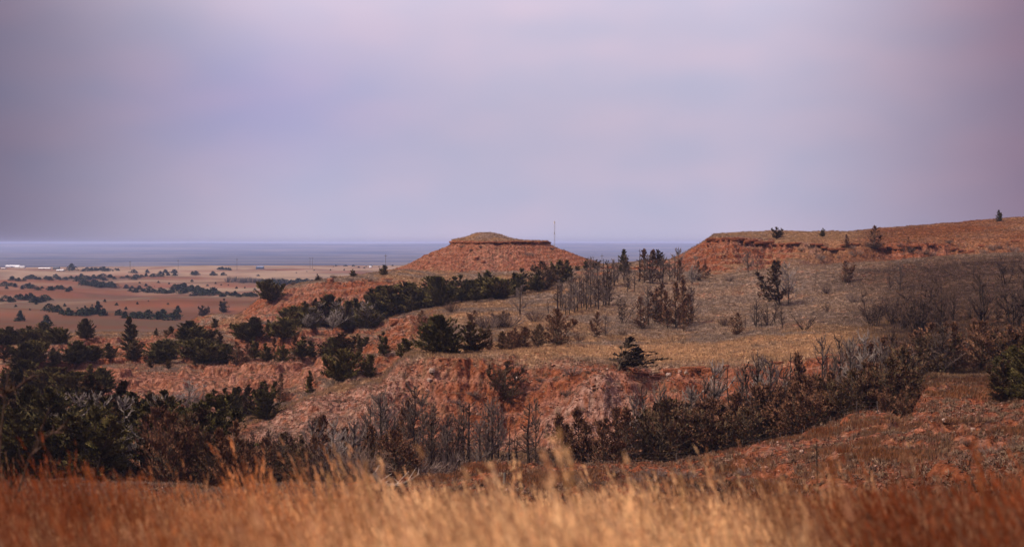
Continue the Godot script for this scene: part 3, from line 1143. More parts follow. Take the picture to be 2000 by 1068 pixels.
	for i in 2:
		begin()
		for k in 26:
			var o := Vector3(rf(-0.5, 0.5), 0, rf(-0.5, 0.5)) * 0.5
			var e := o * rf(1.6, 2.4) + Vector3.UP * rf(0.6, 1.0)
			bar(o, e, 0.03, 0.008, 3, Color(0.10, 0.085, 0.08))
			for q in 3:
				var p := o.lerp(e, rf(0.3, 0.9))
				bar(p, p + (dir3() + Vector3.UP * 0.6) * 0.22, 0.012, 0.004, 3, Color(0.12, 0.10, 0.095))
		proto("far_bare", null, done(mats.bark), [], 0.5)


const KINDS := {
	"cedar": "cedar_tree", "big": "cedar_tree", "wide": "cedar_tree", "windswept": "cedar_tree", "open": "cedar_tree", "brown": "brown_cedar", "brown_wide": "brown_cedar", "half": "brown_cedar",
	"dead": "bare_tree", "pole": "bare_tree", "grey": "bare_tree", "clump": "bare_thicket_tree", "clump_low": "bare_thicket_tree", "spreading": "spreading_tree", "snag": "bare_shrub", "bush": "twiggy_bush", "juniper": "juniper", "far_bare": "leafless_tree"}
const CATEGORY := {"bush": "bush", "juniper": "juniper"}


func plant(kind: String, at: Vector3, tall: float, stretch: float, which := -1) -> Node3D:
	var set_: Array = protos[kind]
	var p: Array = set_[(which if which >= 0 else rng.randi()) % set_.size()]
	var o: Node3D
	if p[2].size() > 2:
		o = Node3D.new()
		for m in p[2][2]:
			part(p[2][0], m, o)
		part(p[2][1], p[1], o)
	elif p[0] == null:
		var mi := MeshInstance3D.new()
		mi.mesh = p[1]
		o = mi
	else:
		o = Node3D.new()
		part(p[2][0], p[0], o)
		part(p[2][1], p[1], o)
	o.name = numbered(KINDS[kind])
	add_child(o)
	o.position = at - Vector3(0, 0.02 * tall, 0)
	var turn := rf(-0.5, 0.5) if kind in ["windswept", "half"] else rf(0, TAU)
	o.rotation = Vector3(0, turn, rf(-0.03, 0.03))
	o.scale = Vector3(tall * stretch, tall, tall * stretch)
	return o


# one plant with a label of its own: foot and top as sighted from the hill
func single(kind: String, px: float, py: float, tall: float, from: float, label: String, group := "", stretch := 1.0, which := -1) -> Node3D:
	var p := sight(px, py, from)
	if from < 0.0:
		var d := -from
		p = Vector3((px - 1000.0) / F * d, 0, -d)
		p.y = ground(p.x, d)
	var d2 := -p.z
	var top := EYE - (py - tall - LEVEL) / F * d2
	var o := plant(kind, p, maxf(top - p.y, 0.5), stretch, which)
	tag(o, label, CATEGORY.get(kind, "tree"), group)
	return o


# a row of plants; the label's # becomes the place in the row, counted from the left
func row(kinds: Array, n: int, x0: float, y0: float, x1: float, y1: float, jitter: float, lo: float, hi: float, from: float, label: String, group: String, stretch := 1.0, spread := 8.0) -> void:
	var made: Array = rows.get(label, [])
	for i in n:
		var t := (i + rf(0.1, 0.9)) / n
		var px := lerpf(x0, x1, t)
		var py := lerpf(y0, y1, t) + rf(-jitter, jitter)
		var kind: String = kinds[rng.randi() % kinds.size()]
		var o := single(kind, px, py, rf(lo, hi), from if from > 0.0 else from - rf(0.0, spread), "", group, stretch * rf(0.85, 1.2))
		made.append([px, o])
	rows[label] = made


func ordinal(i: int) -> String:
	var small := ["first", "second", "third", "fourth", "fifth", "sixth", "seventh", "eighth", "ninth", "tenth", "eleventh", "twelfth"]
	if i <= 12:
		return small[i - 1]
	var e := "th"
	if i % 10 == 1 and i % 100 != 11: e = "st"
	if i % 10 == 2 and i % 100 != 12: e = "nd"
	if i % 10 == 3 and i % 100 != 13: e = "rd"
	return "%d%s" % [i, e]


func label_rows() -> void:
	for label in rows:
		var made: Array = rows[label]
		made.sort_custom(func(a, b): return a[0] < b[0])
		for i in made.size():
			made[i][1].set_meta("label", label.replace("#", ordinal(i + 1) + " from the left"))


func plant_landmarks() -> void:
	rng.seed = 501
	var sk := "cedars standing on the ridge lines"
	single("cedar", 1218, 533, 44, 380, "dense dark cedar on the saddle ridge between butte and mesa, the left of two", sk, 1.05, 0)
	single("open", 1284, 518, 30, 400, "rounded cedar against the sky just left of the mesa's red slope", sk, 1.1, 1)
	single("cedar", 749, 538, 20, 400, "small round cedar alone on the spur skyline left of the butte", sk, 1.15, 3)
	single("open", 690, 541, 15, 400, "low spiky cedar with one thin leader on the spur skyline", sk, 1.5, 0)
	single("windswept", 615, 549, 14, 400, "tiny leaning cedar near the tip of the spur skyline", sk, 1.1)
	single("wide", 527, 588, 40, 400, "large wide ragged cedar at the left end of the spur ridge", sk, 0.85, 0)
	single("open", 437, 613, 29, 400, "open cedar with gaps in its crown on the red knob left of the spur", sk, 0.95, 0)
	single("open", 396, 618, 21, 400, "low open cedar left of the taller one on the red knob", sk, 1.3, 1)
	single("cedar", 1952, 434, 23, 460, "bushy dark cedar alone on the mesa skyline at the far right", sk, 1.1, 0)
	single("open", 1518, 468, 24, 430, "wind-bent grey green cedar on the mesa rim beside the notch", sk, 1.2, 1)
	single("open", 1607, 463, 17, 445, "small open cedar on the mesa rim right of the notch", sk, 1.1, 0)
	single("cedar", 1383, 478, 13, 420, "tiny dark cedar on the left shoulder of the mesa rim", sk, 0.7, 2)
	single("brown", 1710, 492, 50, 410, "tall brown cedar breaking the mesa skyline", sk, 1.25, 2)
	single("brown", 1655, 494, 36, 410, "sparse brown cedar on the mesa face left of the tall skyline one", sk, 1.1, 1)
	single("brown", 1775, 478, 16, 425, "small brown shrubby cedar on the right part of the mesa rim", sk, 1.1)
	single("brown_wide", 1651, 553, 42, 330, "rounded brown cedar alone on the rusty slope below the mesa", "", 0.75, 0)
	single("windswept", 1208, 740, 80, 218, "dark windswept cedar leaning right over the terrace rim", "", 1.6)
	single("brown_wide", 985, 782, 74, 200, "dense brown bushy cedar on the red bluff face", "", 0.95, 1)
	single("wide", 868, 692, 72, 229, "big bushy green cedar on the terrace, left of a pair", "cedars along the terrace", 1.15, 1)
	single("open", 925, 689, 58, 229, "ragged green cedar on the terrace, right of a pair", "cedars along the terrace", 1.35, 1)
	single("brown_wide", 1088, 676, 70, 229, "broad brown and green cedar on the terrace edge", "cedars along the terrace", 0.95, 0)
	single("open", 985, 684, 36, 229, "low brownish cedar between the green pair and the broad one on the terrace", "cedars along the terrace", 1.0, 1)
	single("brown", 1024, 680, 40, 229, "thin brown cedar just left of the broad terrace cedar", "cedars along the terrace", 1.0, 0)
	row(["brown", "brown_wide"], 6, 945, 686, 1062, 679, 2, 26, 44, 229, "brown cedar in the low line along the terrace edge, #", "cedars along the terrace", 1.0)
	single("bush", 1132, 668, 20, 232, "small grey bush beside the broad terrace cedar", "cedars along the terrace")
	single("wide", 668, 752, 66, 236, "wide green cedar in the hollow behind the gravel spur", "", 0.8, 0)
	single("cedar", 722, 740, 46, 236, "green cedar at the right side of the hollow behind the gravel spur", "", 1.2, 3)
	single("cedar", 605, 770, 44, 232, "young cedar with a pointed top left of the wide hollow cedar", "", 0.9, 2)
	single("open", 750, 700, 50, 250, "dark cedar on the stony second spur, upper of two", "", 0.9, 0)
	single("cedar", 788, 698, 36, 230, "dark cedar at the corner where the terrace rim begins", "", 1.3, 3)
	single("brown", 545, 786, 56, 226, "reddish brown cedar beside the dark green clump in the left wash", "", 1.0, 1)
	single("brown", 824, 643, 36, 270, "reddish brown cedar above the orange table rock", "", 1.1, 2)
	single("spreading", 1216, 634, 58, 290, "wide spreading bare tree on the hillside below the saddle", "", 0.85, 0)
	single("half", 1524, 599, 90, 285, "tall half-dead cedar with foliage on its left side only", "", 1.3, 0)
	single("grey", 1541, 598, 84, 285, "bare tree standing right beside the half-dead cedar", "", 0.85, 0)
	single("brown", 1335, 648, 44, 270, "neat brown cone-shaped cedar at the front of the hillside grove", "", 0.95, 0)
	single("brown", 1441, 656, 44, 262, "small brown cedar in front of the hillside thicket", "", 1.15, 2)
	single("bush", 1416, 637, 22, 270, "fan-shaped bare bush left of the small brown hillside cedar", "")
	single("clump_low", 1572, 645, 40, 268, "wide low thicket of black stems on the open hillside", "", 1.0, 1)
	single("clump_low", 1502, 637, 46, 268, "black stemmed thicket left of the wide low one on the hillside", "", 0.8, 0)
	single("dead", 1477, 640, 58, 268, "bare tree between the small brown cedar and the black stemmed thicket", "", 1.0, 0)
	single("clump_low", 1616, 612, 26, 290, "little thicket of thin stems above the wide low one", "", 0.8, 1)
	single("bush", 1615, 575, 24, 310, "thin bare sapling alone in the grey grass below the mesa", "", 0.7)
	single("bush", 1668, 591, 30, 300, "bare sapling in grey grass right of the rusty slope's round cedar", "", 0.6)
	single("dead", 1462, 532, 42, 360, "bare tree with a round crown at the foot of the mesa's red face", "", 1.1, 1)
	single("pole", 1480, 532, 34, 360, "slim bare tree beside the round crowned one below the red face", "", 1.2)
	single("bush", 1426, 549, 20, 345, "thin bare sapling in grass left of the trees below the red face", "", 0.7)
	single("brown", 1364, 549, 38, 350, "brownish cedar right of the grey bare tree under the mesa's left end", "", 1.0, 2)
	single("brown", 1378, 546, 30, 350, "small brown cedar at the right end of the grove under the mesa", "", 1.2, 1)
	single("grey", 1350, 557, 58, 345, "grey bare tree in the grove under the mesa's left end", "", 0.8, 1)
	single("brown", 1328, 553, 46, 345, "brown cedar left of the grey bare tree under the mesa", "", 1.0, 0)
	single("dead", 1739, 568, 36, 320, "slender bare tree on grey grass, left of a pair below the right mesa", "", 1.0, 0)
	single("dead", 1759, 568, 54, 320, "slender bare tree on grey grass, right of a pair below the right mesa", "", 0.8, 1)
	single("clump_low", 1746, 611, 42, 290, "low black thicket beneath the pair of slender bare trees", "", 0.75, 0)
	single("clump", 1795, 652, 112, 245, "large clump of tall black dead stems near the right side", "", 0.95, 2)
	single("clump", 1834, 654, 104, 245, "slimmer clump of tall black stems right of the large one", "", 0.75, 0)
	single("dead", 1924, 638, 102, 255, "big black dead tree with pale splintered foot at right", "", 1.1, 3)
	single("clump", 1982, 638, 122, 255, "black dead tree at the right edge with pale roots", "", 0.9, 1)
	single("spreading", 1968, 560, 62, 320, "black spreading dead tree high on the right slope", "", 0.9, 1)
	single("pole", 1903, 540, 26, 330, "small black pole tree on the right slope under the mesa", "", 1.3)
	single("dead", 1016, 616, 58, 300, "pale-twigged bare tree on the bench below the cedar belt", "", 1.1, 2)
	single("pole", 1071, 614, 32, 300, "small bare tree right of the pale-twigged one on the bench", "", 1.4)
	single("bush", 1045, 630, 30, 290, "rusty round bush below the pale-twigged bare tree", "", 1.0, 1)
	single("bush", 882, 611, 28, 310, "rusty round bush at the left end of the bench", "", 1.0, 1)
	single("brown", 1165, 660, 50, 255, "thin brown tree on the terrace left of the spreading tree, the taller of two", "", 1.1, 1)
	single("dead", 1182, 658, 42, 255, "thin bare tree on the terrace left of the spreading tree, the shorter of two", "", 1.0)
	single("bush", 1218, 656, 18, 258, "small dark bush under the spreading tree", "")
	# trees in front of the bluff
	var fr := "bare trees along the gully in front of the red bluff"
	single("grey", 1390, 830, 118, -186, "grey dead tree with crooked upper limbs in front of the ledge", fr, 0.75, 0)
	single("grey", 1325, 840, 78, -184, "silvery driftwood-like dead tree with sprawling limbs", fr, 1.1, 1)
	single("brown", 1560, 815, 122, -184, "tall brown cone-shaped cedar in the right gully", fr, 0.8, 0)
	single("grey", 1480, 850, 145, -186, "thin grey dead tree reaching up to the terrace ledge", fr, 0.55, 0)
	single("grey", 1648, 810, 150, -188, "tall grey tree with many pale twigs at the right end of the ledge", fr, 0.5, 1)
	single("grey", 1500, 845, 110, -182, "forked grey dead tree left of the tall brown cedar", fr, 0.6, 1)
	single("dead", 808, 905, 152, -172, "tall black-trunked bare tree left of the bluff, the thickest there", fr, 0.75, 0)
	single("dead", 745, 905, 140, -176, "bare brownish tree left of the thick black-trunked one", fr, 0.8, 1)
	single("pole", 915, 905, 120, -171, "straight bare pole tree before the bluff", fr, 1.2, 0)
	single("dead", 955, 908, 122, -170, "bare tree with candelabra branches before the bluff", fr, 0.75, 1)
	single("pole", 1030, 915, 128, -169, "left of twin bare poles near the brown cedars", fr, 1.2, 0)
	single("dead", 1048, 915, 134, -171, "right of twin bare poles near the brown cedars", fr, 0.5, 0)
	single("dead", 1237, 905, 132, -170, "bare tree right of the brown cedars, the lower of three", fr, 0.6, 2)
	single("pole", 1258, 905, 150, -174, "bare pole right of the brown cedars, middle of three", fr, 1.0, 0)
	single("dead", 1292, 900, 150, -176, "bare tree right of the brown cedars, the rightmost of three", fr, 0.6, 1)
	single("pole", 1008, 908, 60, -168, "short broken bare pole left of the twin poles", fr, 1.5, 1)


func plant_thickets() -> void:
	rng.seed = 902
	var belt := "cedars in the dark belts below the ridges"
	row(["cedar", "cedar", "wide"], 7, 450, 664, 560, 662, 3, 30, 42, 330, "dark cedar in the short belt under the spur's red face, #", belt, 1.15)
	row(["cedar", "open", "cedar", "wide"], 13, 560, 645, 725, 640, 5, 36, 66, 350, "dark cedar in the belt below the spur ridge, #", belt, 1.15)
	row(["grey"], 6, 585, 645, 720, 642, 4, 40, 56, 345, "grey leafless tree among the cedars below the spur ridge, #", "grey bare trees", 1.1)
	row(["cedar", "open", "wide"], 11, 715, 622, 870, 600, 4, 36, 58, 360, "dark cedar in the thick belt below the butte's left side, #", belt, 1.2)
	row(["cedar", "open", "wide"], 10, 865, 596, 1005, 578, 4, 34, 54, 370, "dark cedar in the belt in front of the butte, #", belt, 1.2)
	row(["cedar", "open", "brown_wide"], 8, 1000, 580, 1112, 552, 5, 30, 54, 370, "cedar in the clump at the right foot of the butte, #", belt, 1.1)
	row(["open"], 3, 1125, 530, 1180, 522, 3, 12, 24, 380, "small cedar on the saddle right of the butte, #", belt, 1.1)
	row(["cedar", "open", "wide", "brown"], 16, 440, 716, 725, 694, 6, 30, 52, 285, "cedar in the middle belt on the red terraces, #", belt, 1.2)
	row(["cedar", "open", "wide", "wide"], 17, 0, 712, 440, 706, 6, 26, 46, 292, "dark cedar in the long belt at the left, #", belt, 1.2)
	single("cedar", 250, 690, 68, 300, "tallest cedar rising above the long left belt", belt, 1.0, 0)
	single("wide", 170, 664, 40, 360, "broad cedar standing by itself above the long left belt", belt, 0.85, 1)
	row(["cedar", "wide"], 8, -10, 676, 130, 670, 4, 26, 40, 360, "dark cedar in the upper left group by the picture edge, #", belt, 1.2)
	row(["cedar"], 5, 290, 660, 470, 648, 8, 14, 26, 380, "small cedar on the red ground above the long left belt, #", belt, 1.1)
	row(["cedar", "wide"], 5, 360, 672, 430, 676, 5, 26, 42, 330, "cedar between the long left belt and the short belt, #", belt, 1.1)
	row(["open"], 3, 285, 722, 390, 724, 3, 14, 20, 255, "tiny dark cedar on the grassy strip below the left belt, #", belt, 1.0)
	row(["cedar", "wide"], 9, 0, 775, 210, 770, 8, 40, 70, 215, "cedar in the left group beside the red bank, #", belt, 1.2)
	row(["big", "cedar"], 6, 425, 815, 535, 815, 6, 52, 78, 200, "dark green cedar in the clump in the left wash, #", belt, 0.95)
	row(["grey"], 3, 345, 806, 400, 806, 5, 52, 66, 205, "pale leafless tree left of the wash clump, #", "grey bare trees", 1.2)
	row(["big"], 22, -30, 905, 400, 915, 18, 90, 150, -152, "large dark cedar in the mass at the lower left, #", belt, 1.1, 26.0)
	row(["big"], 8, -20, 840, 330, 850, 10, 70, 110, -186, "cedar at the back of the lower left mass, #", belt, 1.1)
	row(["grey"], 5, 120, 880, 300, 890, 8, 110, 130, -158, "grey dead branches tree in front of the lower left cedars, #", "grey bare trees", 0.8)
	row(["brown_wide"], 3, 290, 925, 390, 925, 6, 110, 140, -146, "orange brown cedar at the right end of the lower left mass, #", "", 0.75)
	row(["brown", "half"], 5, 395, 955, 490, 960, 6, 95, 135, -128, "thin brown cedar between the lower left mass and the gravel spur, #", "brown cedars of the gully", 0.85)
	row(["dead", "dead", "grey", "brown"], 16, 490, 940, 730, 945, 8, 70, 125, -158, "bare tree in the tangle at the foot of the gravel spur, #", "bare trees of the gully", 0.8, 20.0)
	row(["brown", "half"], 6, 590, 942, 800, 935, 8, 80, 130, -162, "brown cedar in the tangle at the foot of the gravel spur, #", "brown cedars of the gully", 0.9, 14.0)
	row(["dead", "dead", "brown"], 12, 660, 925, 890, 915, 8, 100, 145, -172, "tall bare tree at the back of the tangle before the bluff, #", "bare trees of the gully", 0.8, 14.0)
	row(["brown_wide", "bush"], 12, 470, 945, 800, 935, 8, 60, 100, -150, "brown brushy cedar low in the tangle before the bluff, #", "brown cedars of the gully", 0.9, 16.0)
	row(["bush"], 12, 500, 945, 900, 925, 8, 36, 66, -156, "twiggy bush in the tangle before the bluff, #", "twiggy bushes of the gully", 1.0, 14.0)
	row(["dead", "dead", "pole"], 13, 830, 915, 1010, 915, 6, 70, 135, -168, "slim bare tree before the middle of the bluff, #", "bare trees of the gully", 0.75, 12.0)
	row(["brown"], 7, 1075, 922, 1232, 916, 4, 85, 122, -167, "brown dry cedar in the row behind the fence, #", "brown cedars of the gully", 1.0)
	row(["brown", "brown_wide"], 24, 1255, 905, 1560, 866, 8, 70, 118, -168, "brown dry cedar in the dark bank behind the fence, #", "brown cedars of the gully", 1.0, 14.0)
	row(["dead", "dead", "pole"], 10, 1310, 880, 1560, 840, 8, 110, 165, -178, "dead tree rising out of the dark bank behind the fence, #", "bare trees of the gully", 0.7, 10.0)
	row(["brown", "brown_wide"], 22, 1530, 860, 1780, 815, 8, 80, 130, -166, "dark brown cedar in the gully right of the fence, #", "brown cedars of the gully", 1.0, 18.0)
	row(["grey", "dead", "dead"], 8, 1590, 800, 1760, 770, 8, 95, 150, -184, "leafless tree with pale twigs in the right gully, #", "grey bare trees", 0.6, 10.0)
	row(["brown_wide", "brown", "dead"], 18, 1660, 770, 1860, 735, 8, 60, 105, -196, "scorched tree in the dark stand on the right, #", "scorched trees on the right", 1.0, 22.0)
	row(["brown_wide", "brown", "dead", "clump"], 16, 1800, 722, 2020, 712, 8, 60, 100, -205, "scorched tree in the upper dark stand at the right edge, #", "scorched trees on the right", 1.0, 18.0)
	row(["brown_wide"], 3, 1730, 838, 1790, 830, 6, 60, 90, -158, "dark brown cedar hanging in the notch by the right rubble slope, #", "", 0.75)
	row(["big"], 5, 1955, 860, 2060, 850, 6, 150, 220, -150, "tall dark cedar at the right edge above the rubble, #", "dark cedars at the right edge", 0.85, 10.0)
	row(["big"], 3, 1935, 815, 1990, 810, 6, 80, 120, -160, "dark cedar beside the small right ledge, #", "dark cedars at the right edge", 0.9)
	row(["bush"], 5, 1840, 930, 1990, 915, 12, 50, 80, -92, "dark twiggy bush on the shaded right bank, #", "", 0.8, 20.0)
	# dead timber on the hillside
	row(["pole", "dead", "dead"], 22, 1088, 608, 1190, 590, 14, 36, 66, 300, "thin dead tree in the grove on the bench, #", "dead timber on the hillside", 1.0)
	row(["dead", "dead", "pole"], 16, 1112, 574, 1255, 556, 14, 34, 58, 330, "dead tree in the upper grove below the saddle, #", "dead timber on the hillside", 1.0)
	row(["dead", "dead", "pole", "brown"], 9, 1245, 556, 1330, 552, 6, 40, 66, 340, "dead tree in the grove under the mesa's slope, #", "dead timber on the hillside", 1.0)
	row(["dead", "dead", "grey", "brown"], 9, 1250, 640, 1360, 626, 12, 60, 98, 275, "dead tree in the grove right of the spreading tree, #", "dead timber on the hillside", 0.85)
	row(["clump_low", "bush", "brown_wide"], 6, 925, 642, 1000, 636, 4, 28, 38, 280, "rusty thicket bush on the bench above the terrace, #", "rusty thickets", 0.9)
	row(["pole", "dead"], 7, 1440, 640, 1530, 636, 6, 26, 44, 270, "thin bare stem tree in the hillside thicket, #", "dead timber on the hillside", 1.0)
	row(["clump", "dead"], 9, 1690, 640, 2010, 630, 10, 40, 70, 255, "black burnt tree on the dark right slope above the stand, #", "dead timber on the hillside", 0.9)
	row(["bush"], 10, 560, 560, 900, 556, 14, 7, 12, 400, "low grey bush on the spur and butte foot, #", "low bushes on the red ground", 1.0)
	row(["bush"], 8, 880, 500, 1090, 500, 22, 6, 10, 480, "low grey bush on the butte's face, #", "low bushes on the red ground", 1.2)
	row(["bush"], 22, 1550, 496, 1990, 492, 14, 8, 18, 405, "low brown bush on the mesa's scrubby flank, #", "low bushes on the red ground", 1.0)
	row(["bush"], 12, 810, 780, 1170, 740, 30, 12, 22, 196, "low grey bush on the bluff face, #", "low bushes on the red ground", 1.1)
	row(["bush"], 8, 1120, 950, 1480, 920, 10, 16, 30, 100, "dry bush on the slope before the fence, #", "low bushes on the red ground", 1.0)
	single("bush", 1164, 968, 46, -95, "bare thorny sapling before the fence", "", 0.8, 1)


func plant_plain() -> void:
	rng.seed = 1303
	var g := "small cedars scattered over the plain"
	single("juniper", 38, 627, 22, 640, "dark pointed cedar alone at the plain's near left edge", g, 1.0, 0)
	single("juniper", 90, 636, 22, 640, "dark leaning cedar right of the pointed one on the near plain", g, 1.1, 4)
	single("juniper", 190, 613, 26, 640, "tallest cedar of the near plain's hedge row", g, 0.9, 0)
	single("juniper", 346, 610, 14, 640, "round cedar at the right end of the near plain's second row", g, 1.2, 4)
	single("juniper", 138, 528, 14, 1800, "round bluish tree on the plain's skyline rise", g, 1.4, 1)
	row(["juniper"], 12, 88, 610, 205, 616, 4, 8, 18, 640, "cedar in the near plain's hedge row, #", g, 1.4)
	row(["juniper"], 12, 230, 618, 345, 622, 4, 8, 17, 640, "hazy cedar in the near plain's second row, #", g, 1.7)
	row(["juniper"], 14, 0, 588, 95, 585, 7, 7, 14, 800, "cedar in the dark draw at the plain's left edge, #", g, 1.7)
	row(["juniper"], 16, 0, 562, 140, 566, 4, 6, 10, 1000, "cedar in the plain's left middle row, #", g, 1.8)
	row(["juniper"], 22, 20, 548, 215, 542, 3, 5, 9, 1300, "tiny cedar in the plain's upper left row, #", g, 2.0)
	row(["juniper"], 14, 200, 546, 345, 540, 3, 4, 8, 1300, "tiny cedar in the plain's upper middle row, #", g, 2.0)
	row(["juniper"], 14, 155, 553, 225, 562, 3, 6, 11, 1050, "cedar in the slanting row at the middle of the plain, #", g, 2.0)
	row(["juniper"], 20, 245, 566, 345, 572, 4, 5, 9, 900, "cedar along the creek in the plain, #", g, 1.7)
	row(["juniper"], 20, 335, 566, 420, 578, 5, 7, 14, 880, "bluish cedar in the plain's creek wood, #", g, 1.8)
	row(["juniper"], 14, 422, 577, 500, 580, 3, 6, 10, 880, "bluish cedar at the right end of the creek wood, #", g, 1.8)
	row(["juniper"], 16, 158, 529, 232, 529, 1.5, 4, 8, 1700, "tiny cedar on the plain's far rise, #", g, 1.8)
	row(["juniper"], 9, 255, 533, 440, 538, 2, 6, 10, 1500, "bluish cedar dotted on the pale field, #", g, 1.8)
	row(["juniper"], 8, 425, 526, 450, 527, 1, 4, 6, 1900, "tiny cedar in the clump left of the blue shed, #", g, 2.0)
	row(["juniper"], 16, 260, 556, 500, 560, 8, 3, 6, 1000, "lone small cedar on the tan field, #", g, 1.4)
	row(["juniper"], 10, 500, 534, 720, 530, 6, 2, 4, 1500, "speck of a cedar on the pale plain beyond the spur, #", g, 1.4)
	row(["juniper"], 14, 20, 600, 330, 596, 9, 3, 8, 720, "little cedar on the near plain's slopes, #", g, 1.4)
	var lw := "leafless trees of the wood beyond the spur"
	row(["far_bare"], 26, 440, 550, 560, 556, 2, 9, 13, 1050, "grey leafless tree in the wood beyond the spur, #", lw, 1.2)
	row(["juniper"], 24, 505, 556, 620, 554, 2, 7, 12, 1050, "blue-dark cedar in the wood beyond the spur, #", "cedars of the wood beyond the spur", 1.6)
	row(["juniper"], 10, 640, 522, 770, 522, 2, 2, 4, 2000, "speck of a tree on the plain's far edge by the butte, #", g, 2.0)


# ---------------------------------------------------------------- built things
func build_fence() -> void:
	var o := Node3D.new()
	o.name = numbered("wire_fence")
	add_child(o)
	tag(o, "old wire fence of thin dark steel posts along the gully's lip", "fence")
	begin()
	block(Vector3(-0.03, -0.3, -0.03), Vector3(0.03, 1.25, 0.03), Color.WHITE)
	block(Vector3(-0.055, -0.3, 0.028), Vector3(0.055, 1.25, 0.04), Color.WHITE)
	block(Vector3(-0.05, 0.0, -0.045), Vector3(0.05, 0.14, -0.032), Color.WHITE)
	var post := done(mats.steel)
	var at: Array = []
	for px in [930, 993, 1074, 1148, 1225, 1321, 1390, 1443, 1484, 1525, 1569, 1622, 1674, 1715]:
		var s := section_at(px)
		var d: float = s[0][5] - 7.0
		var x: float = (px - 1000.0) / F * d
		var p := Vector3(x, ground(x, d), -d)
		var m := part("post", post, o)
		m.position = p
		m.rotation = Vector3(rf(-0.05, 0.05), rf(-0.3, 0.3), rf(-0.06, 0.06))
		at.append(p)
	for h in [0.45, 0.8, 1.15]:
		begin()
		for i in at.size() - 1:
			bar(at[i] + Vector3(0, h, 0.04), at[i + 1] + Vector3(0, h, 0.04), 0.0025, 0.0025, 3, Color.WHITE)
		part("wire", done(mats.wire), o)
	begin()
	bar(Vector3(0, -0.3, 0), Vector3(0.03, 1.1, 0), 0.11, 0.1, 8, Color.WHITE)
	var p2 := sight(985, 952, 60.0)
	var w := part(numbered("wooden_post"), done(mats.pole), self)
	w.position = p2
	tag(w, "short thick dark wooden post standing alone before the fence's left part", "post")


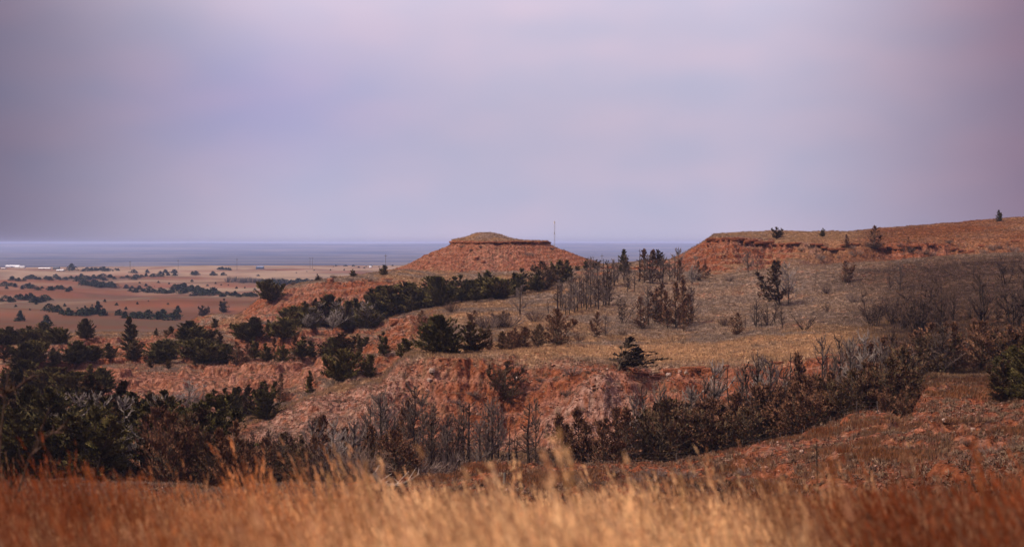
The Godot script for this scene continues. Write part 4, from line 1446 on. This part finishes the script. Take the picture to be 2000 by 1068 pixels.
func build_far_things() -> void:
	rng.seed = 60
	# radio mast behind the butte
	var mast := Node3D.new()
	mast.name = numbered("radio_mast")
	add_child(mast)
	var d := 900.0
	var x := (1083.0 - 1000.0) / F * d
	mast.position = Vector3(x, ground(x, d), -d)
	var tall := EYE + (LEVEL - 433.0) / F * d - mast.position.y
	tag(mast, "slim lattice radio mast rising behind the butte's right shoulder", "mast")
	begin()
	var legs := []
	for i in 3:
		legs.append(Vector3(cos(TAU * i / 3.0), 0, sin(TAU * i / 3.0)) * 0.32)
	for i in 3:
		bar(legs[i], legs[i] + Vector3.UP * tall, 0.06, 0.06, 4, Color.WHITE)
	part("legs", done(mats.mast), mast)
	begin()
	var k := 0.0
	while k < tall - 2.0:
		for i in 3:
			bar(legs[i] + Vector3.UP * k, legs[(i + 1) % 3] + Vector3.UP * (k + 1.6), 0.03, 0.03, 3, Color.WHITE)
		k += 1.6
	part("lattice", done(mats.mast), mast)
	for f in [0.72, 0.86]:
		begin()
		block(Vector3(-0.38, tall * f, -0.3), Vector3(0.38, tall * f + 0.8, 0.3), Color.WHITE)
		part("antenna", done(mats.mast), mast)
	begin()
	bar(Vector3(0, tall - 1.2, 0), Vector3(0, tall + 0.5, 0), 0.42, 0.3, 8, Color.WHITE)
	part("lamp_housing", done(mats.cream), mast)
	# utility poles on the plain
	var poles := [[239, 520, 516.0, "faint pole on the plain left of the round bluish tree"], [253, 527, 509.0, "utility pole on the rise beside the round bluish tree"], [347, 527, 507.0, "utility pole with cross arm over the pale field"], [462, 528, 504.0, "tall utility pole left of the blue shed"],
		[605, 526, 502.0, "double utility pole on the pale plain beyond the spur"], [753, 524, 496.0, "thin pole rising behind the round cedar on the spur skyline"], [1176, 526, 496.0, "thin pole on the plain between butte and saddle cedar"]]
	for q in poles:
		var o := Node3D.new()
		o.name = numbered("utility_pole")
		add_child(o)
		var p := sight(q[0], q[1], 1500.0)
		if q[0] > 740:
			p = Vector3((q[0] - 1000.0) / F * 1500.0, 0, -1500.0)
			p.y = ground(p.x, 1500.0)
		o.position = p
		var h: float = EYE + (LEVEL - q[2]) / F * -p.z - p.y
		begin()
		bar(Vector3.ZERO, Vector3.UP * h, 0.32, 0.22, 6, Color.WHITE)
		if q[0] == 605:
			bar(Vector3(3.5, 0, 0), Vector3(3.5, h, 0), 0.32, 0.22, 6, Color.WHITE)
		part("pole", done(mats.pole), o)
		begin()
		block(Vector3(-1.6, h - 2.2, -0.2), Vector3(1.6 if q[0] != 605 else 5.1, h - 1.8, 0.2), Color.WHITE)
		part("cross_arm", done(mats.pole), o)
		tag(o, q[3], "pole", "utility poles on the plain")
	# farm buildings: [px, py, width, height, depth, wall, roof, label]
	farm(24, 521.5, 26, 3.5, mats.cream, mats.white, "long white-roofed barn at the plain's far left")
	farm(38, 523, 18, 2.6, mats.cream, mats.white, "white shed right of the long barn at the far left")
	farm(6, 526, 7, 2.0, mats.cream, mats.cream, "low pale house at the picture's left edge")
	farm(86, 525, 22, 2.2, mats.cream, mats.white, "low white sheds on the plain, left of the dark barn")
	farm(109, 526, 11, 4.5, mats.dark, mats.dark, "dark boxy barn on the plain's rise")
	farm(117, 529, 13, 2.4, mats.cream, mats.white, "white roofed shed in front of the dark barn")
	farm(507, 526, 14, 5.0, mats.blue, mats.blue, "long blue shed beyond the spur")
	farm(723, 523, 3.5, 2.8, mats.white, mats.white, "tiny white house on the plain left of the butte")
	farm(447, 514.5, 9, 1.6, mats.white, mats.white, "bright white roof far in the haze, left of the tall pole")
	farm(486, 515, 11, 1.6, mats.white, mats.white, "white roofs far in the haze above the blue shed")
	farm(547, 514.5, 10, 1.6, mats.white, mats.white, "white roofs far in the haze right of the blue shed")
	farm(1190, 507, 14, 1.6, mats.white, mats.white, "long white building in the haze left of the saddle cedar")
	farm(240, 507, 10, 1.6, mats.white, mats.white, "pale roof far in the haze above the plain")
	var silo := Node3D.new()
	silo.name = numbered("silo")
	add_child(silo)
	silo.position = sight(500, 527, 1500.0)
	var w := -silo.position.z / F
	begin()
	bar(Vector3.ZERO, Vector3.UP * 5.5 * w, 0.9 * w, 0.9 * w, 10, Color.WHITE)
	part("drum", done(mats.blue), silo)
	begin()
	bar(Vector3.UP * 5.5 * w, Vector3.UP * 7.0 * w, 0.95 * w, 0.1, 10, Color.WHITE)
	part("cone_roof", done(mats.dark), silo)
	tag(silo, "dark silo standing at the left end of the blue shed", "silo")


func farm(px: float, py: float, w: float, h: float, wall: Material, roof: Material, label: String) -> void:
	var o := Node3D.new()
	o.name = numbered("farm_building")
	add_child(o)
	var p := sight(px, py, 1400.0)
	if py < 516.0:
		var dd := 8200.0
		p = Vector3((px - 1000.0) / F * dd, 0, -dd)
		p.y = maxf(ground(p.x, dd), EYE - (py - LEVEL) / F * dd)
		p.y = EYE - (py - LEVEL) / F * dd
	o.position = p
	var s := -p.z / F
	var hw := w * 0.5 * s
	var hh := h * 0.62 * s
	var hd := maxf(w * 0.25 * s, 5.0)
	begin()
	block(Vector3(-hw, -maxf(3.0, p.y - ground(p.x, -p.z) + 2.0), -hd), Vector3(hw, hh, hd), Color.WHITE)
	part("walls", done(wall), o)
	begin()
	var r := h * 0.42 * s
	var e := 0.4
	quad(Vector3(-hw - e, hh, hd + e), Vector3(-hw - e, hh + r, 0), Vector3(hw + e, hh + r, 0), Vector3(hw + e, hh, hd + e), Color.WHITE)
	quad(Vector3(hw + e, hh, -hd - e), Vector3(hw + e, hh + r, 0), Vector3(-hw - e, hh + r, 0), Vector3(-hw - e, hh, -hd - e), Color.WHITE)
	tri(Vector3(-hw - e, hh, -hd - e), Vector3(-hw - e, hh + r, 0), Vector3(-hw - e, hh, hd + e), Color.WHITE)
	tri(Vector3(hw + e, hh, hd + e), Vector3(hw + e, hh + r, 0), Vector3(hw + e, hh, -hd - e), Color.WHITE)
	quad(Vector3(-hw - e, hh, hd + e), Vector3(hw + e, hh, hd + e), Vector3(hw + e, hh, -hd - e), Vector3(-hw - e, hh, -hd - e), Color.WHITE)
	part("roof", done(roof), o)
	begin()
	block(Vector3(-hw * 0.15, 0, hd), Vector3(hw * 0.15, hh * 0.75, hd + 0.12), Color.WHITE)
	part("door", done(mats.dark), o)
	tag(o, label, "building", "farm buildings on the plain")


# ---------------------------------------------------------------- ground cover
func cloud_of(called: String, m: Mesh, where: Array, tint: Array, parent: Node) -> MultiMeshInstance3D:
	var mm := MultiMesh.new()
	mm.transform_format = MultiMesh.TRANSFORM_3D
	mm.use_colors = true
	mm.mesh = m
	mm.instance_count = where.size()
	for i in where.size():
		mm.set_instance_transform(i, where[i])
		mm.set_instance_color(i, tint[i])
	var o := MultiMeshInstance3D.new()
	o.name = called
	o.multimesh = mm
	parent.add_child(o, true)
	return o


func tuft(blades: int, wide: float, thin: float) -> ArrayMesh:
	begin()
	for i in blades:
		var az := rf(0, TAU)
		var o := Vector3(cos(az), 0, sin(az)) * wide * 0.5 * sqrt(rng.randf())
		var e := o * rf(1.0, 1.5) + Vector3(rf(-0.16, 0.06), rf(0.55, 1.0), rf(-0.1, 0.1))
		var s := Vector3(cos(az * 3.0), 0, sin(az * 3.0)) * thin * rf(0.6, 1.2)
		var k := rf(0.75, 1.2)
		tri(o - s, o + s, e, Color(k, k, k))
	return done(mats.grass)


func scatter_cover() -> void:
	rng.seed = 808
	var gm := tuft(12, 1.5, 0.07)
	var where: Array = []
	var tint: Array = []
	var bush_w: Array = []
	var bush_c: Array = []
	var stone_w: Array = []
	var stone_c: Array = []
	for i in 230000:
		var px := rf(-60, 2060)
		var t := rng.randf()
		var d := 50.0 * pow(10.6, pow(t, 0.62))
		if d > 530.0:
			continue
		var x := (px - 1000.0) / F * d
		var s := section_at(px)
		var y := height_in(s, x, d)
		var y2 := height_in(s, x, d + 0.8)
		var y3 := height_in(s, x + 0.8, d)
		var up := Vector3(-(y3 - y) / 0.8, 1, (y2 - y) / 0.8).normalized().y
		var c := cover(px, x, d, up)
		var grassy := smoothstep(0.25, 0.7, c.a)
		c.a = 1.0
		var p := Vector3(x, y - 0.03, -d)
		if rng.randf() < grassy * 0.85 + 0.03:
			var h := rf(0.28, 0.62)
			var b := Basis(Vector3.UP, rf(-0.7, 0.7)).scaled(Vector3(rf(0.6, 1.1), h, rf(0.6, 1.1)))
			where.append(Transform3D(b, p))
			tint.append(c * rf(0.88, 1.18))
		elif rng.randf() < 0.13:
			var hb := rf(0.25, 0.6)
			bush_w.append(Transform3D(Basis(Vector3.UP, rf(0, TAU)).scaled(Vector3(hb * rf(0.8, 1.2), hb, hb)), p))
			var q := rng.randf()
			bush_c.append(Color(0.15, 0.10, 0.065).lerp(Color(0.10, 0.055, 0.04), q) * rf(0.7, 1.2))
		elif rng.randf() < (0.10 if d > 175.0 else 0.03):
			var hs := rf(0.12, 0.34) * (1.8 if rng.randf() < 0.08 else 1.0)
			stone_w.append(Transform3D(Basis.from_euler(Vector3(rf(0, 6), rf(0, 6), rf(0, 6))).scaled(Vector3(hs, hs, hs)), p + Vector3(0, hs * 0.25, 0)))
			stone_c.append(Color(0.24, 0.095, 0.055).lerp(Color(0.42, 0.29, 0.23), pow(rng.randf(), 2.6)))
	# gravel and rubble on the bare slopes
	for a in [[1760, 1930, 128.0, 150.0, 800, 0.26], [1420, 1640, 100.0, 130.0, 900, 0.15], [540, 800, 202.0, 226.0, 1100, 0.3], [1070, 1250, 196.0, 213.0, 900, 0.32], [780, 1180, 208.0, 226.0, 300, 0.4], [1240, 1500, 206.0, 226.0, 220, 0.4], [870, 1080, 484.0, 503.0, 220, 0.55], [1330, 1500, 424.0, 441.0, 400, 0.6], [1700, 1960, 424.0, 439.0, 400, 0.6], [640, 800, 250.0, 285.0, 500, 0.45], [100, 640, 258.0, 330.0, 1100, 0.4]]:
		for i in int(a[4]):
			var px := rf(a[0], a[1])
			var d := rf(a[2], a[3])
			var x := (px - 1000.0) / F * d
			var hs: float = rf(0.3, 1.0) * a[5]
			stone_w.append(Transform3D(Basis.from_euler(Vector3(rf(0, 6), rf(0, 6), rf(0, 6))).scaled(Vector3(hs, hs * 0.7, hs)), Vector3(x, ground(x, d) + hs * 0.15, -d)))
			stone_c.append(Color(0.24, 0.09, 0.05).lerp(Color(0.44, 0.30, 0.24), pow(rng.randf(), 2.4)))
	var go := cloud_of("hill_grass", gm, where, tint, self)
	tag(go, "dry tan and grey grass over the hills and terraces", "grass", "", "stuff")
	begin()
	for i in 46:
		var v := (dir3() + Vector3.UP * 0.5).normalized()
		v.y = absf(v.y)
		var p := v * rf(0.2, 0.7)
		var g := (v + dir3() * 0.5).normalized() * rf(0.25, 0.5)
		var sd := g.cross(dir3()).normalized() * rf(0.05, 0.12)
		var k := rf(0.6, 1.3)
		tri(p - sd, p + sd, p + g, Color(k, k, k))
	var bo := cloud_of("low_scrub", done(mats.leaf), bush_w, bush_c, self)
	tag(bo, "low dry scrub dotted over the red slopes", "scrub", "", "stuff")
	var so := cloud_of("rubble", rock_mesh(Vector3(1, 0.7, 0.9), 0.14, Color(1, 1, 1), 0.8), stone_w, stone_c, self)
	tag(so, "small stones and gravel littering the red slopes", "rubble", "", "stuff")


func foreground_grass() -> void:
	rng.seed = 4711
	var o := Node3D.new()
	o.name = "tall_grass"
	add_child(o)
	tag(o, "tall dry orange and tan grass leaning left in the foreground", "grass", "", "stuff")
	var kinds: Array = []
	for v in 4:
		begin()
		for i in 26:
			var a := rf(0, TAU)
			var p := Vector3(cos(a), 0, sin(a)) * 0.16 * sqrt(rng.randf())
			var tall := rf(0.5, 1.0) if i > 5 else rf(0.9, 1.18)
			var bend := Vector3(-rf(0.05, 0.34), 0, rf(-0.12, 0.12)) * tall
			var wd := rf(0.002, 0.0042)
			var side := Vector3(cos(a * 2.0), 0, sin(a * 2.0)) * wd
			var k := rf(0.7, 1.25)
			var c := Color(k, k, k)
			var q := [p, p + Vector3.UP * tall * 0.4 + bend * 0.12, p + Vector3.UP * tall * 0.75 + bend * 0.5, p + Vector3.UP * tall + bend]
			quad(q[0] - side, q[0] + side, q[1] + side * 0.9, q[1] - side * 0.9, c)
			quad(q[1] - side * 0.9, q[1] + side * 0.9, q[2] + side * 0.6, q[2] - side * 0.6, c)
			tri(q[2] - side * 0.6, q[2] + side * 0.6, q[3], c)
			if i <= 8:
				for j in 9:
					var hp: Vector3 = q[2].lerp(q[3], rf(0.15, 1.05))
					var hd: Vector3 = ((q[3] - q[2]).normalized() + dir3() * 0.4).normalized() * rf(0.035, 0.08)
					var hs: Vector3 = hd.cross(dir3()).normalized() * rf(0.004, 0.010)
					tri(hp - hs, hp + hs, hp + hd, c * 1.15)
		kinds.append(done(mats.grass))
	var where: Array = [[], [], [], []]
	var tint: Array = [[], [], [], []]
	for i in 30000:
		var d := sqrt(rf(4.2 * 4.2, 27.0 * 27.0))
		var px := rf(-140, 2140)
		var x := (px - 1000.0) / F * d
		var clump := n_fine.get_noise_2d(x * 0.9, d * 0.6)
		var big := n_mid.get_noise_2d(x * 2.2 + 40.0, d * 1.2)
		if rng.randf() > 0.36 + 1.1 * clump + 0.5 * big:
			continue
		var h := rf(0.36, 0.66) * (1.0 + 0.7 * big + 0.35 * clump)
		if rng.randf() < 0.05:
			h *= 1.4
		if d > 16.0 and rng.randf() < 0.5:
			continue
		var k := rng.randi() % 4
		var at := Vector3(x, ground(x, d) - 0.02, -d)
		where[k].append(Transform3D(Basis(Vector3.UP, rf(-0.55, 0.55)).scaled(Vector3(h, h, h)), at))
		var side := absf(px - 1080.0) / 1000.0
		var rust_and_edge := clampf(smoothstep(0.2, 0.9, side) + 0.8 * big + rf(-0.25, 0.25), 0.0, 1.0)  # russet grass, also carrying painted darkening toward both frame edges
		var c := Color(0.75, 0.47, 0.235).lerp(Color(0.185, 0.045, 0.015), rust_and_edge)
		c = c.lerp(Color(0.58, 0.205, 0.062), 0.55 * exp(-pow((px - 500.0) / 230.0, 2.0)) * (0.6 + big))
		c = c.lerp(Color(0.36, 0.27, 0.17), clampf(rf(-0.8, 0.45), 0.0, 1.0))
		tint[k].append(c * rf(0.65, 1.3))
	for k in 4:
		cloud_of("grass_blades", kinds[k], where[k], tint[k], o)
	# single stalks that rise above the rest
	var list := [[1094, 846, 8.5, "tallest pale grass stalk, rising before the brown cedars"], [1110, 868, 8.8, "second tall pale stalk just right of the tallest"], [715, 905, 9.5, "tall straw stalk before the tangle of bare trees"], [640, 925, 10.0, "tall straw stalk left of the curved fallen branch"],
		[1330, 930, 10.0, "thin straw stalk before the fenced slope"], [1625, 900, 9.0, "thin russet stalk before the rubble on the right"], [1905, 842, 9.0, "faint russet stalk at the right side"], [475, 895, 10.0, "russet stalk before the thin brown cedars"]]
	for s in list:
		var d: float = s[2]
		var x: float = (s[0] - 1000.0) / F * d
		var y := ground(x, d)
		var tall: float = EYE - (s[1] - LEVEL) / F * d - y
		begin()
		var base := Vector3(0.16 * tall, 0, 0)
		var mid := Vector3(0.07 * tall, tall * 0.55, 0)
		var neck := Vector3(0.02 * tall, tall * 0.82, 0)
		var tip := Vector3(0, tall, 0)
		var c := Color(0.44, 0.27, 0.12) if s[0] < 1500 and s[0] > 500 else Color(0.24, 0.09, 0.035)
		bar(base, mid, 0.0045, 0.0035, 4, c)
		bar(mid, neck, 0.0035, 0.0025, 4, c)
		bar(neck, tip, 0.0025, 0.001, 4, c)
		var stem := done(mats.grass)
		begin()
		for j in 60:
			var p := neck.lerp(tip, rf(-0.5, 1.02))
			var g := (Vector3(-0.1, 1, 0) + dir3() * 0.4).normalized() * rf(0.03, 0.06)
			var sd := g.cross(dir3()).normalized() * rf(0.003, 0.007)
			tri(p - sd, p + sd, p + g, c * rf(0.9, 1.3))
		var head := done(mats.grass)
		var so := Node3D.new()
		so.name = numbered("grass_stalk")
		add_child(so)
		so.position = Vector3(x, y, -d)
		part("stem", stem, so)
		part("seed_head", head, so)
		tag(so, s[3], "grass stalk", "tall stalks in the foreground")
	# bare saplings and a fallen limb near the camera
	var b := plant("snag", Vector3(-6.5, ground(-6.5, 19.0), -19.0), 2.3, 0.85)
	tag(b, "blurred bare shrub with thick bent branches at the left picture edge", "bush")
	single("pole", 1596, 975, 118, -48, "thin black weed stem standing up before the right slope", "", 0.7, 1)
	var limb := Node3D.new()
	limb.name = numbered("fallen_limb")
	add_child(limb)
	var lp := sight(770, 955, 60.0)
	lp = Vector3((770.0 - 1000.0) / F * 70.0, 0, -70.0)
	limb.position = Vector3(lp.x, EYE - (948.0 - LEVEL) / F * 70.0, lp.z)
	begin()
	var pts := [Vector3(-1.0, 0.55, 0), Vector3(-0.62, 0.12, 0.05), Vector3(-0.25, -0.02, 0.05), Vector3(0.25, 0.0, 0), Vector3(0.75, 0.22, -0.1), Vector3(1.15, 0.5, -0.1)]
	for i in 5:
		bar(pts[i], pts[i + 1], lerpf(0.14, 0.05, i / 5.0), lerpf(0.14, 0.05, (i + 1) / 5.0), 7, Color(0.10, 0.075, 0.06) * rf(0.8, 1.3))
	bar(Vector3(-0.25, -0.05, 0), Vector3(0.0, -3.2, 0.2), 0.12, 0.2, 7, Color(0.07, 0.05, 0.04))
	part("limb", done(mats.bark), limb)
	begin()
	for i in 14:
		var o2: Vector3 = pts[1 + i % 5].lerp(pts[i % 5], rng.randf())
		bar(o2, o2 + (Vector3(rf(-0.4, 0.9), rf(0.1, 1.0), rf(-0.4, 0.4))) * rf(0.3, 0.8), 0.022, 0.006, 3, Color(0.30, 0.25, 0.22))
	part("twigs", done(mats.bark), limb)
	tag(limb, "broken tree with a curved pale limb just behind the foreground grass", "tree")
